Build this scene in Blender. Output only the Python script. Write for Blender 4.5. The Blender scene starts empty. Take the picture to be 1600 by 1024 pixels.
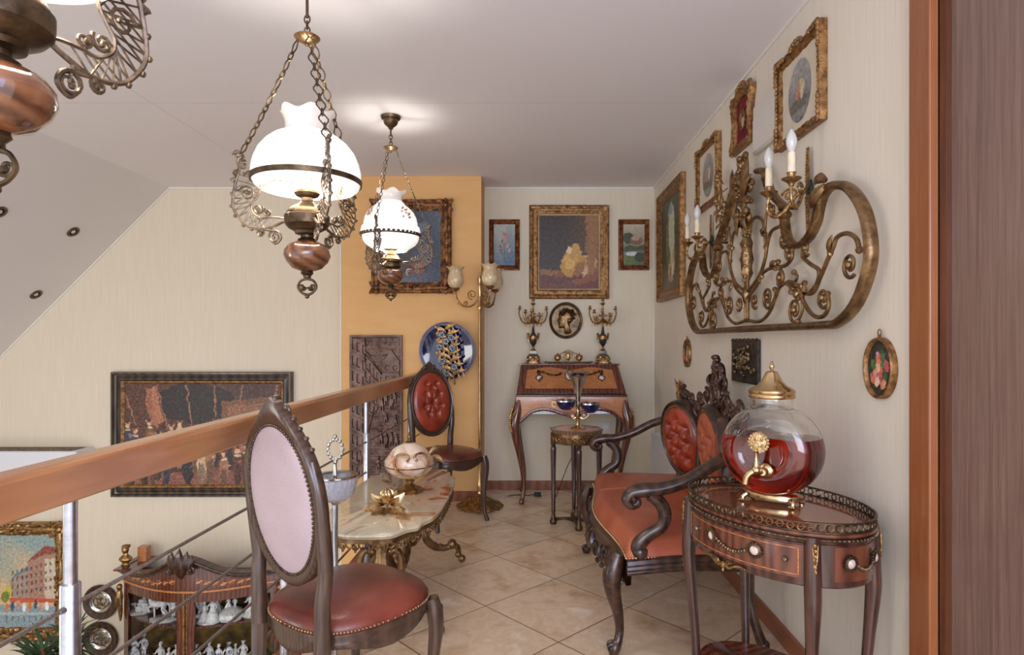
import bpy, bmesh, math, random
from math import pi, sin, cos, radians, sqrt, atan2, floor, exp
from mathutils import Vector, Matrix, noise
SC = bpy.context.scene
COL = SC.collection
random.seed(7)

# ---------------- camera, world, lights, exposure ----------------
F = 950.0; VX = 826.0; VY = 533.0; HC = 1.2       # focal length in px, vanishing point, eye height
cam = bpy.data.cameras.new('camera'); co = bpy.data.objects.new('camera', cam); COL.objects.link(co)
co.location = (0, 0, HC); co.rotation_euler = (pi/2, 0, 0)
cam.sensor_width = 36; cam.lens = F/1600*36
cam.shift_x = -(VX-800)/1600; cam.shift_y = (VY-512)/1600; cam.clip_start = .02
SC.camera = co
SC.view_settings.view_transform = 'Standard'; SC.view_settings.look = 'None'
SC.view_settings.exposure = 0.22; SC.view_settings.gamma = 1; SC.view_settings.use_curve_mapping = False
w = bpy.data.worlds.new('world'); SC.world = w; w.use_nodes = True
w.node_tree.nodes['Background'].inputs[0].default_value = (.93, .95, 1, 1)
w.node_tree.nodes['Background'].inputs[1].default_value = 1.45

def area(name, loc, tgt, sx, sy, power, col):
    l = bpy.data.lights.new(name, 'AREA'); l.shape = 'RECTANGLE'; l.size = sx; l.size_y = sy; l.energy = power; l.color = col
    o = bpy.data.objects.new(name, l); COL.objects.link(o); o.location = loc
    o.rotation_euler = (Vector(tgt)-Vector(loc)).to_track_quat('-Z', 'Y').to_euler()
    return o
area('window_daylight_rear', (.1, -2.1, 1.5), (0, 3, 1.2), 2.4, 1.7, 75, (.80, .88, 1))
area('window_daylight_left', (-4.6, 1.2, 1.0), (-1.5, 4.6, .4), 1.8, 1.8, 70, (1, .96, .9))
area('blue_sheen_light_right', (.75, -.6, 1.7), (-.8, 2.2, .8), .9, 1.3, 16, (.36, .46, 1))  # added blue light that gives the foreground chair its blue reflections

def P(x, y, Y):
    return Vector(((x-VX)*Y/F, Y, HC-(y-VY)*Y/F))
XR = 1.0138; YB = 4.914; ZC = 2.4413; YC = 4.571; CX0 = -1.41; CX1 = -.356

# ---------------- helpers ----------------
def srgb(r, g, b):
    f = lambda c: (c/255/12.92) if c/255 <= .04045 else ((c/255+.055)/1.055)**2.4
    return (f(r), f(g), f(b), 1)
def smooth(pts, n=6, closed=False):
    pts = [tuple(p) for p in pts]; out = []; N = len(pts)
    rng = N if closed else N-1
    for i in range(rng):
        if closed: a, b, c, d = pts[(i-1) % N], pts[i], pts[(i+1) % N], pts[(i+2) % N]
        else: a, b, c, d = pts[max(i-1, 0)], pts[i], pts[i+1], pts[min(i+2, N-1)]
        for k in range(n):
            t = k/n
            out.append(tuple(.5*((2*B)+(-A+C)*t+(2*A-5*B+4*C-D)*t*t+(-A+3*B-3*C+D)*t**3) for A, B, C, D in zip(a, b, c, d)))
    if not closed: out.append(pts[-1])
    return out
def T(x=0, y=0, z=0, rx=0, ry=0, rz=0, s=1):
    M = Matrix.Translation((x, y, z)) @ Matrix.Rotation(rz, 4, 'Z') @ Matrix.Rotation(ry, 4, 'Y') @ Matrix.Rotation(rx, 4, 'X')
    if isinstance(s, (int, float)): s = (s, s, s)
    return M @ Matrix.Diagonal((s[0], s[1], s[2], 1))
class MB:
    def __init__(s): s.v = []; s.f = []
    def add(s, vs, fs, M=None):
        o = len(s.v)
        s.v += [tuple(M @ Vector(v)) for v in vs] if M is not None else [tuple(v) for v in vs]
        s.f += [tuple(i+o for i in f) for f in fs]
        return s
    def box(s, cx, cy, cz, sx, sy, sz, M=None):
        x, y, z = sx/2, sy/2, sz/2
        vs = [(cx+a*x, cy+b*y, cz+c*z) for a in (-1, 1) for b in (-1, 1) for c in (-1, 1)]
        return s.add(vs, [(0, 1, 3, 2), (4, 6, 7, 5), (0, 4, 5, 1), (2, 3, 7, 6), (0, 2, 6, 4), (1, 5, 7, 3)], M)
    def b2(s, x0, x1, y0, y1, z0, z1, M=None):
        return s.box((x0+x1)/2, (y0+y1)/2, (z0+z1)/2, x1-x0, y1-y0, z1-z0, M)
    def lathe(s, prof, seg=24, M=None, sx=1, sy=1, rf=None, zf=None):
        n = len(prof); vs = []; fs = []
        for i, (r, z) in enumerate(prof):
            for k in range(seg):
                a = 2*pi*k/seg; q = r*(rf(a, i/(n-1)) if rf else 1)
                vs.append((q*cos(a)*sx, q*sin(a)*sy, z+(zf(a, i/(n-1)) if zf else 0)))
        for i in range(n-1):
            for k in range(seg):
                k2 = (k+1) % seg
                fs.append((i*seg+k, i*seg+k2, (i+1)*seg+k2, (i+1)*seg+k))
        if prof[0][0] > 1e-5: fs.append(tuple(range(seg))[::-1])
        if prof[-1][0] > 1e-5: fs.append(tuple((n-1)*seg+k for k in range(seg)))
        return s.add(vs, fs, M)
    def olathe(s, prof, seg=24, M=None, sx=1, sy=1, rf=None, zf=None):   # closed profile loop, no caps
        n = len(prof); vs = []; fs = []
        for i, (r, z) in enumerate(prof):
            for k in range(seg):
                a = 2*pi*k/seg; q = r*(rf(a, i/(n-1)) if rf else 1)
                vs.append((q*cos(a)*sx, q*sin(a)*sy, z+(zf(a, i/(n-1)) if zf else 0)))
        for i in range(n):
            j = (i+1) % n
            for k in range(seg):
                k2 = (k+1) % seg
                fs.append((i*seg+k, i*seg+k2, j*seg+k2, j*seg+k))
        return s.add(vs, fs, M)
    def ball(s, c, r, seg=10, M=None):
        if isinstance(r, (int, float)): r = (r, r, r)
        n = max(4, seg//2+1)
        Q = T(c[0], c[1], c[2], s=r)
        if M is not None: Q = M @ Q
        return s.lathe([(sin(pi*i/n), -cos(pi*i/n)) for i in range(n+1)], seg, Q)
    def tube(s, pts, r=.01, seg=8, closed=False, flat=1.0, up=(0, 0, 1), M=None):
        ps = [Vector(p[:3]) for p in pts]; N = len(ps)
        rs = [p[3] if len(p) > 3 else r for p in pts]
        vs = []; fs = []; pn = None
        for i in range(N):
            if closed: t = ps[(i+1) % N]-ps[(i-1) % N]
            else: t = ps[min(i+1, N-1)]-ps[max(i-1, 0)]
            if t.length < 1e-9: t = Vector((0, 0, 1))
            t.normalize()
            if pn is None:
                u = Vector(up)
                if abs(u.dot(t)) > .95: u = Vector((1, 0, 0)) if abs(t.x) < .9 else Vector((0, 1, 0))
                pn = (u-t*u.dot(t)).normalized()
            else:
                pn = pn-t*pn.dot(t)
                pn = pn.normalized() if pn.length > 1e-6 else Vector((1, 0, 0))
            b = t.cross(pn)
            for k in range(seg):
                a = 2*pi*k/seg
                vs.append(ps[i]+pn*(cos(a)*rs[i])+b*(sin(a)*rs[i]*flat))
        for i in range(N if closed else N-1):
            j = (i+1) % N
            for k in range(seg):
                k2 = (k+1) % seg
                fs.append((i*seg+k, i*seg+k2, j*seg+k2, j*seg+k))
        if not closed:
            fs.append(tuple(range(seg))[::-1]); fs.append(tuple((N-1)*seg+k for k in range(seg)))
        return s.add(vs, fs, M)
    def prism(s, out, z0, z1, M=None, sc=1.0):
        n = len(out)
        vs = [(x, y, z0) for x, y in out]+[(x*sc, y*sc, z1) for x, y in out]
        fs = [tuple(range(n))[::-1], tuple(range(n, 2*n))]+[(i, (i+1) % n, n+(i+1) % n, n+i) for i in range(n)]
        return s.add(vs, fs, M)
    def grid(s, fn, nu, nv, M=None, cu=False, cv=False):
        vs = [fn(i/(nu if cu else nu-1), j/(nv if cv else nv-1)) for i in range(nu) for j in range(nv)]
        fs = []
        for i in range(nu if cu else nu-1):
            for j in range(nv if cv else nv-1):
                a, b = (i+1) % nu, (j+1) % nv
                fs.append((i*nv+j, a*nv+j, a*nv+b, i*nv+b))
        return s.add(vs, fs, M)
    def frame(s, path, prof, disp=None, M=None):      # mitred moulding: path(d) gives the loop inset by d
        vs = []; fs = []; m = len(prof)
        loops = [path(d) for d, y in prof]; n = len(loops[0])
        for i in range(n):
            for j in range(m):
                x, z = loops[j][i]; y = prof[j][1]
                if disp and 0 < j < m-1: y += disp(x, z, j)
                vs.append((x, -y, z))
        for i in range(n):
            for j in range(m-1):
                i2 = (i+1) % n
                fs.append((i*m+j, i2*m+j, i2*m+j+1, i*m+j+1))
        return s.add(vs, fs, M)
    def spiral(s, cx, cz, r0, a0, turns, tr, y=0, k=.25, M=None, seg=6, n=22, lead=None, flat=1.0):
        pts = []
        for i in range(n+1):
            t = i/n; r = r0*(1-t*(1-k)); a = a0+turns*2*pi*t
            pts.append((cx+r*cos(a), y, cz+r*sin(a), tr*(1-.35*t)))
        if lead:
            L = [tuple(p)+((tr,) if len(p) == 3 else ()) for p in lead]
            pts = smooth(L+pts[:2], 5)[:-6]+pts
        s.tube(pts, tr, seg, M=M, up=(0, 1, 0), flat=flat)
        e = pts[-1]; s.ball(e[:3], tr*1.5, 6, M=M)
        return s
    def leaf(s, p0, p1, wd, bend=(0, 0, 0), th=.25, M=None, seg=6, n=7):
        p0, p1, bend = Vector(p0), Vector(p1), Vector(bend); pts = []
        for i in range(n+1):
            t = i/n; p = p0.lerp(p1, t)+bend*(4*t*(1-t))
            pts.append((p.x, p.y, p.z, max(.0006, wd*sin(pi*min(1, .12+.88*t))**.8)))
        return s.tube(pts, seg=seg, flat=th, M=M, up=(p1-p0).cross(Vector((0, 1, .01))))
    def build(s, name, mat, parent=None, ang=40, bev=0, sub=0, loc=None, recalc=False):
        me = bpy.data.meshes.new(name); me.from_pydata(s.v, [], s.f); me.validate(); me.update()
        if recalc:
            q = bmesh.new(); q.from_mesh(me); bmesh.ops.recalc_face_normals(q, faces=q.faces); q.to_mesh(me); q.free()
        me.polygons.foreach_set('use_smooth', [True]*len(me.polygons))
        me.set_sharp_from_angle(angle=radians(ang))
        o = bpy.data.objects.new(name, me); COL.objects.link(o)
        if isinstance(mat, (list, tuple)):
            for m in mat: me.materials.append(m)
        else: me.materials.append(mat)
        if parent: o.parent = parent
        if loc: o.location = loc
        if bev:
            b = o.modifiers.new('bevel', 'BEVEL'); b.width = bev; b.segments = 2; b.limit_method = 'ANGLE'; b.angle_limit = radians(35)
            b.harden_normals = False
        if sub:
            b = o.modifiers.new('subdivision', 'SUBSURF'); b.levels = sub; b.render_levels = sub
        return o
def rectpath(w, h, n=1):
    def f(d):
        a, b = w/2-d, h/2-d; c = [(-a, b), (a, b), (a, -b), (-a, -b)]; out = []
        for i in range(4):
            p, q = c[i], c[(i+1) % 4]
            for k in range(n): t = k/n; out.append((p[0]+(q[0]-p[0])*t, p[1]+(q[1]-p[1])*t))
        return out
    return f
def ellpath(a, b, n=48):
    return lambda d: [((a-d)*cos(-2*pi*i/n), (b-d)*sin(-2*pi*i/n)) for i in range(n)]
def thing(name, label, cat, loc=(0, 0, 0), rz=0, group=None, rx=0):
    o = bpy.data.objects.new(name, None); COL.objects.link(o); o.empty_display_size = .05
    o.location = loc; o.rotation_euler = (rx, 0, rz); return tag(o, label, cat, group)
def tag(o, label, cat, group=None):
    o['label'] = label; o['category'] = cat
    if group: o['group'] = group
    return o
def lab(o, label): o['label'] = label; return o
def struct(o): o['kind'] = 'structure'; return o
def copytree(o, parent=None):
    c = o.copy(); COL.objects.link(c)
    if parent: c.parent = parent
    for ch in list(o.children): copytree(ch, c)
    return c
fb = lambda v, s=1.0: noise.noise(Vector(v)*s)

# ---------------- materials ----------------
MATS = {}
def nt(name):
    m = bpy.data.materials.new(name); m.use_nodes = True; t = m.node_tree
    return m, t, t.nodes['Principled BSDF'], lambda ty: t.nodes.new(ty)
def coords(t, scale, rot=(0, 0, 0)):
    tc = t.nodes.new('ShaderNodeTexCoord'); mp = t.nodes.new('ShaderNodeMapping')
    mp.inputs['Scale'].default_value = scale if isinstance(scale, tuple) else (scale,)*3
    mp.inputs['Rotation'].default_value = rot
    t.links.new(tc.outputs['Object'], mp.inputs['Vector']); return mp
def ramp(t, src, stops):
    r = t.nodes.new('ShaderNodeValToRGB'); e = r.color_ramp.elements
    while len(e) < len(stops): e.new(.5)
    for k, (p, c) in enumerate(stops): e[k].position = p; e[k].color = c
    t.links.new(src, r.inputs[0]); return r
def pbr(name, c1, c2=None, rough=.5, metal=0, scale=20, bump=0, bscale=None, coat=0, stretch=None, detail=4, lo=.35, hi=.65, spec=.5, r2=None, distort=0, trans=0, ior=1.45, coatr=.1):
    if name in MATS: return MATS[name]
    m, t, b, N = nt(name)
    b.inputs['Roughness'].default_value = rough; b.inputs['Metallic'].default_value = metal
    b.inputs['Coat Weight'].default_value = coat; b.inputs['Coat Roughness'].default_value = coatr; b.inputs['Specular IOR Level'].default_value = spec
    b.inputs['Transmission Weight'].default_value = trans; b.inputs['IOR'].default_value = ior
    c2 = c2 or c1
    mp = coords(t, stretch or (1, 1, 1)); nz = N('ShaderNodeTexNoise'); nz.inputs['Scale'].default_value = scale; nz.inputs['Detail'].default_value = detail
    nz.inputs['Distortion'].default_value = distort
    t.links.new(mp.outputs[0], nz.inputs['Vector'])
    r = ramp(t, nz.outputs['Fac'], [(lo, c1), (hi, c2)]); t.links.new(r.outputs[0], b.inputs['Base Color'])
    if r2 is not None:
        mr = N('ShaderNodeMapRange'); mr.inputs[3].default_value = rough; mr.inputs[4].default_value = r2; mr.inputs[1].default_value = lo; mr.inputs[2].default_value = hi
        t.links.new(nz.outputs['Fac'], mr.inputs[0]); t.links.new(mr.outputs[0], b.inputs['Roughness'])
    if bump:
        n2 = N('ShaderNodeTexNoise'); n2.inputs['Scale'].default_value = bscale or scale*2; n2.inputs['Detail'].default_value = 3
        t.links.new(mp.outputs[0], n2.inputs['Vector'])
        bp = N('ShaderNodeBump'); bp.inputs['Strength'].default_value = bump; bp.inputs['Distance'].default_value = .01
        t.links.new(n2.outputs['Fac'], bp.inputs['Height']); t.links.new(bp.outputs[0], b.inputs['Normal'])
    MATS[name] = m; return m
def wood(name, c1, c2, rough=.3, scale=(1, 1, 1), rot=(0, 0, 0), coat=.3, ws=6, dist=6, c3=None, coatr=.12):
    if name in MATS: return MATS[name]
    m, t, b, N = nt(name); b.inputs['Roughness'].default_value = rough; b.inputs['Coat Weight'].default_value = coat; b.inputs['Coat Roughness'].default_value = coatr
    mp = coords(t, scale, rot)
    nz = N('ShaderNodeTexNoise'); nz.inputs['Scale'].default_value = ws; nz.inputs['Detail'].default_value = 6; nz.inputs['Distortion'].default_value = 1.2
    t.links.new(mp.outputs[0], nz.inputs['Vector'])
    wv = N('ShaderNodeTexWave'); wv.inputs['Scale'].default_value = ws*.7; wv.inputs['Distortion'].default_value = dist; wv.inputs['Detail'].default_value = 3
    t.links.new(mp.outputs[0], wv.inputs['Vector'])
    mx = N('ShaderNodeMix'); mx.inputs[0].default_value = .35; t.links.new(nz.outputs['Fac'], mx.inputs[2]); t.links.new(wv.outputs['Fac'], mx.inputs[3])
    r = ramp(t, mx.outputs[0], [(.3, c1), (.7, c2)]+([(.95, c3)] if c3 else []))
    t.links.new(r.outputs[0], b.inputs['Base Color']); MATS[name] = m; return m

M_dark = wood('dark carved wood', srgb(38, 22, 16), srgb(78, 48, 34), .32, (1, 1, 6), coat=.35, ws=9)
M_chair = wood('chair walnut', srgb(56, 38, 30), srgb(82, 58, 46), .30, (4, 4, 1), coat=.4, ws=8)
M_mahog = wood('mahogany veneer', srgb(74, 36, 26), srgb(118, 66, 46), .22, (3, 3, 1), coat=.6, ws=5, coatr=.06)
M_mahogd = wood('dark mahogany', srgb(52, 30, 26), srgb(84, 50, 40), .24, (2.5, 2.5, 1), coat=.6, ws=6, coatr=.06)
M_inlay = wood('satin veneer', srgb(158, 92, 52), srgb(206, 138, 84), .3, (3, 3, 9), (0, .75, 0), coat=.4, ws=6)
M_cherry = wood('cherry handrail', srgb(158, 104, 68), srgb(184, 128, 86), .28, (9, 1, 9), coat=.5, ws=3, dist=2, coatr=.18)
M_door = wood('walnut door leaf', srgb(104, 80, 72), srgb(132, 106, 96), .26, (30, 30, 1.2), coat=.25, ws=3, dist=2, coatr=.25)
M_casing = wood('cherry casing', srgb(140, 82, 48), srgb(162, 102, 64), .35, (30, 30, 1.5), coat=.2, ws=3, dist=2)
M_base = wood('baseboard wood', srgb(118, 66, 42), srgb(150, 90, 62), .4, (2, 2, 12), coat=.1, ws=3, dist=2)
M_turned = wood('turned lamp wood', srgb(84, 50, 32), srgb(134, 86, 56), .16, (2, 2, 7), (0, .3, 0), coat=.8, ws=5, coatr=.05)
M_leather = pbr('red brown leather', srgb(76, 30, 24), srgb(132, 60, 44), .28, 0, 5.5, .12, 160, coat=.25, detail=8, r2=.48, coatr=.2)
M_leatherb = pbr('rust leather', srgb(160, 78, 52), srgb(186, 104, 74), .42, 0, 5, .12, 120, coat=.15, detail=6, coatr=.3)
M_leathert = pbr('deep red tufted leather', srgb(126, 42, 26), srgb(166, 66, 42), .28, 0, 8, .1, 120, coat=.4, coatr=.15)
M_backcl = pbr('sheen-tinted back leather', srgb(176, 154, 158), srgb(192, 172, 176), .38, 0, 3, .25, 300, coat=.1)  # pale lilac tint paints the window's sheen into the leather colour
M_brass = pbr('antique brass', srgb(104, 78, 52), srgb(156, 124, 86), .38, .85, 30, .15, 90)
M_gold = pbr('polished brass', srgb(196, 162, 116), srgb(222, 194, 150), .2, 1, 12)
M_bronze = pbr('dark bronze', srgb(70, 56, 42), srgb(116, 94, 68), .38, .85, 25, .1, 120)
M_pewter = pbr('aged lamp metal', srgb(100, 84, 70), srgb(150, 130, 108), .36, .85, 40, .15, 120)
M_gilt = pbr('gilt plaster', srgb(104, 70, 38), srgb(168, 124, 76), .42, .55, 45, .2, 160)
M_giltd = pbr('worn dark gilt', srgb(70, 40, 22), srgb(146, 98, 56), .42, .5, 26, .25, 90)
M_giltm = pbr('copper gilt frame', srgb(92, 46, 24), srgb(160, 104, 62), .38, .5, 30, .2, 90)
M_goldbr = pbr('ormolu', srgb(122, 88, 52), srgb(188, 152, 104), .35, .9, 60, .2, 140)
M_steel = pbr('brushed steel', srgb(176, 176, 182), srgb(196, 196, 202), .28, 1, 60)
M_cable = pbr('steel cable', srgb(130, 120, 112), srgb(160, 150, 142), .4, .8, 200)
M_black = pbr('black stone', srgb(22, 26, 26), srgb(46, 54, 50), .12, 0, 20, coat=.5)
M_onyx = pbr('pink onyx', srgb(198, 142, 108), srgb(238, 220, 200), .14, 0, 9, 0, coat=.6, detail=7, lo=.36, hi=.6, distort=1.5)
M_white = pbr('white enamel', srgb(222, 222, 226), None, .35)
M_plastic = pbr('off white plastic', srgb(214, 208, 200), None, .4)
M_porc = pbr('white porcelain', srgb(196, 194, 196), srgb(232, 230, 228), .15, 0, 60, coat=.5)
M_porcb = pbr('blue tinted porcelain', srgb(90, 100, 140), srgb(232, 230, 232), .15, 0, 45, coat=.5, lo=.4, hi=.5)
M_cobalt = pbr('cobalt glaze', srgb(8, 12, 52), srgb(18, 24, 84), .08, 0, 5, coat=1, coatr=.03)
M_silver = pbr('silver plate', srgb(188, 184, 178), srgb(214, 210, 204), .2, 1, 15)
M_candle = pbr('ivory candle sleeve', srgb(222, 204, 168), srgb(238, 224, 196), .5, 0, 30)
M_relief = pbr('copper brown relief', srgb(84, 62, 54), srgb(122, 96, 84), .38, .45, 14, .2, 120)
M_slate = pbr('dark relief plaque', srgb(34, 28, 26), srgb(70, 60, 54), .45, .3, 40, .2, 100)
M_leafg = pbr('green foliage', srgb(24, 48, 30), srgb(62, 92, 56), .45, 0, 12)
M_pot = pbr('terracotta pot', srgb(120, 72, 48), srgb(140, 88, 60), .6)
M_velvet = pbr('crimson velvet', srgb(88, 8, 26), srgb(120, 16, 38), .8, 0, 40)
M_mat = pbr('cream mount board', srgb(206, 192, 172), srgb(214, 202, 184), .8)
M_fabric = pbr('gold cabinet lining', srgb(62, 46, 16), srgb(140, 108, 50), .8, 0, 14, .2, 60, detail=8)
M_rubber = pbr('black rubber', srgb(22, 22, 24), None, .5)
M_wirew = pbr('white cord', srgb(196, 188, 178), None, .5)
M_nail = pbr('nail heads', srgb(110, 86, 62), srgb(150, 122, 92), .3, .95, 80)
M_linen = pbr('slip linen', srgb(176, 150, 112), srgb(192, 168, 130), .7)

def glassmat(name, col, rough=0, ior=1.45, thin=False):
    m, t, b, N = nt(name); b.inputs['Base Color'].default_value = col; b.inputs['Roughness'].default_value = rough
    b.inputs['Transmission Weight'].default_value = 1; b.inputs['IOR'].default_value = ior; MATS[name] = m; return m
M_glass = glassmat('clear glass', (1, 1, 1, 1), 0, 1.45)
M_crystal = pbr('cut crystal', srgb(214, 216, 224), srgb(240, 240, 246), .06, 0, 90, .5, 160, coat=1, trans=.35)
M_pane = glassmat('thin cabinet glass', (.97, .98, .97, 1), 0, 1.12)
M_liquor = glassmat('amber liquor', (1, .93, .88, 1), 0, 1.33)
t = M_liquor.node_tree; va = t.nodes.new('ShaderNodeVolumeAbsorption'); va.inputs[0].default_value = (.90, .26, .07, 1); va.inputs[1].default_value = 32
t.links.new(va.outputs[0], t.nodes['Material Output'].inputs['Volume'])
def shademat(name, col, e, ecol):
    m, t, b, N = nt(name); b.inputs['Base Color'].default_value = col; b.inputs['Roughness'].default_value = .15; b.inputs['Coat Weight'].default_value = .5
    b.inputs['Emission Color'].default_value = ecol; b.inputs['Emission Strength'].default_value = e; MATS[name] = m; return m
M_opal = shademat('lit opal glass', srgb(245, 243, 238), .62, (1, .97, .93, 1))
M_opaltop = shademat('opal glass ruffle', srgb(226, 216, 206), .16, (1, .93, .86, 1))
M_shell = pbr('amber frosted glass', srgb(206, 176, 132), srgb(230, 208, 170), .2, 0, 30, coat=.6, trans=.15)
M_bulb = pbr('clear bulb glass', srgb(232, 230, 226), None, .06, 0, 5, trans=.3, coat=.5)
M_led = shademat('downlight lens', srgb(120, 116, 110), .0, (1, 1, 1, 1))

def onyxmat():
    m, t, b, N = nt('onyx marble top'); b.inputs['Roughness'].default_value = .08; b.inputs['Coat Weight'].default_value = .8
    mp = coords(t, (1.5, 1, 1), (0, 0, .5))
    n1 = N('ShaderNodeTexNoise'); n1.inputs['Scale'].default_value = 2.6; n1.inputs['Detail'].default_value = 8; n1.inputs['Distortion'].default_value = 2.2
    t.links.new(mp.outputs[0], n1.inputs['Vector'])
    r = ramp(t, n1.outputs['Fac'], [(.30, srgb(150, 92, 52)), (.38, srgb(198, 150, 104)), (.42, srgb(222, 204, 170)), (.55, srgb(208, 196, 166)), (.62, srgb(228, 216, 190)), (.70, srgb(196, 158, 112))])
    t.links.new(r.outputs[0], b.inputs['Base Color']); MATS['onyx'] = m; return m
M_marble = onyxmat()

def tilemat():
    m, t, b, N = nt('diagonal stone tiles'); L = t.links.new
    th = radians(43.7); s = .455; cx, cy = .134, 3.065
    tc = N('ShaderNodeTexCoord'); mp = N('ShaderNodeMapping'); L(tc.outputs['Object'], mp.inputs['Vector'])
    mp.inputs['Scale'].default_value = (1/s, 1/s, 1); mp.inputs['Rotation'].default_value = (0, 0, -th)
    c, d = cos(-th), sin(-th); mp.inputs['Location'].default_value = (-(c*cx-d*cy)/s+20, -(d*cx+c*cy)/s+20, 0)
    sep = N('ShaderNodeSeparateXYZ'); L(mp.outputs[0], sep.inputs[0])
    def mth(op, a, bb=None):
        n = N('ShaderNodeMath'); n.operation = op
        for i, q in enumerate((a, bb)):
            if q is None: continue
            if isinstance(q, (int, float)): n.inputs[i].default_value = q
            else: L(q, n.inputs[i])
        return n.outputs[0]
    ds = []
    for o in (sep.outputs[0], sep.outputs[1]):
        fr = mth('FRACT', o); ds.append(mth('MINIMUM', fr, mth('SUBTRACT', 1.0, fr)))
    dm = mth('MINIMUM', ds[0], ds[1]); grout = mth('LESS_THAN', dm, .0055)
    cmb = N('ShaderNodeCombineXYZ'); L(mth('FLOOR', sep.outputs[0]), cmb.inputs[0]); L(mth('FLOOR', sep.outputs[1]), cmb.inputs[1])
    wn = N('ShaderNodeTexWhiteNoise'); L(cmb.outputs[0], wn.inputs['Vector'])
    va = N('ShaderNodeVectorMath'); va.operation = 'SCALE'; va.inputs['Scale'].default_value = 7; L(wn.outputs['Color'], va.inputs[0])
    vb = N('ShaderNodeVectorMath'); vb.operation = 'ADD'; L(va.outputs[0], vb.inputs[0]); L(tc.outputs['Object'], vb.inputs[1])
    n1 = N('ShaderNodeTexNoise'); n1.inputs['Scale'].default_value = 5; n1.inputs['Detail'].default_value = 9; n1.inputs['Roughness'].default_value = .62; n1.inputs['Distortion'].default_value = .25
    L(vb.outputs[0], n1.inputs['Vector'])
    r = ramp(t, n1.outputs['Fac'], [(.30, srgb(176, 138, 102)), (.43, srgb(212, 182, 148)), (.52, srgb(226, 202, 172)), (.58, srgb(216, 188, 154)), (.70, srgb(238, 222, 200))])
    hv = N('ShaderNodeHueSaturation'); L(r.outputs[0], hv.inputs['Color'])
    L(mth('ADD', mth('MULTIPLY', wn.outputs['Value'], .13), .93), hv.inputs['Value'])
    mx = N('ShaderNodeMix'); mx.data_type = 'RGBA'; L(grout, mx.inputs[0]); L(hv.outputs[0], mx.inputs[6]); mx.inputs[7].default_value = srgb(118, 84, 58)
    L(mx.outputs[2], b.inputs['Base Color']); b.inputs['Roughness'].default_value = .28
    bp = N('ShaderNodeBump'); bp.inputs['Strength'].default_value = .5; bp.inputs['Distance'].default_value = .003; bp.invert = True
    L(grout, bp.inputs['Height']); L(bp.outputs[0], b.inputs['Normal']); return m
M_tile = tilemat()
M_cream = pbr('cream striated wallpaper', srgb(221, 208, 184), srgb(224, 212, 190), .75, 0, 6, .04, 60, stretch=(14, 14, .6))
M_grey = pbr('pale greige wallpaper', srgb(222, 213, 198), srgb(227, 218, 204), .75, 0, 6, .04, 60, stretch=(14, 14, .6))
M_orange = pbr('apricot wallpaper', srgb(218, 168, 108), srgb(222, 174, 115), .75, 0, 4, .04, 80, stretch=(1, 1, 4))
M_trimw = pbr('white cornice', srgb(226, 222, 214), None, .6)
M_wood_floor = wood('lower oak floor', srgb(120, 86, 58), srgb(150, 112, 80), .4, (1, 8, 1), ws=4)
def ceilmat():
    m, t, b, N = nt('ceiling panels'); L = t.links.new; b.inputs['Roughness'].default_value = .8
    tc = N('ShaderNodeTexCoord'); sep = N('ShaderNodeSeparateXYZ'); L(tc.outputs['Object'], sep.inputs[0]); last = None
    for ax, v in ((0, -1.965), (1, 3.17)):
        a = N('ShaderNodeMath'); a.operation = 'SUBTRACT'; L(sep.outputs[ax], a.inputs[0]); a.inputs[1].default_value = v
        c = N('ShaderNodeMath'); c.operation = 'ABSOLUTE'; L(a.outputs[0], c.inputs[0])
        d = N('ShaderNodeMath'); d.operation = 'LESS_THAN'; L(c.outputs[0], d.inputs[0]); d.inputs[1].default_value = .004
        if last:
            e = N('ShaderNodeMath'); e.operation = 'MAXIMUM'; L(last, e.inputs[0]); L(d.outputs[0], e.inputs[1]); last = e.outputs[0]
        else: last = d.outputs[0]
    mx = N('ShaderNodeMix'); mx.data_type = 'RGBA'; L(last, mx.inputs[0]); mx.inputs[6].default_value = srgb(230, 226, 226); mx.inputs[7].default_value = srgb(216, 211, 210)
    L(mx.outputs[2], b.inputs['Base Color']); return m
M_ceil = ceilmat()
M_slope = pbr('sloped ceiling paint', srgb(226, 222, 218), None, .8)

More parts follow.
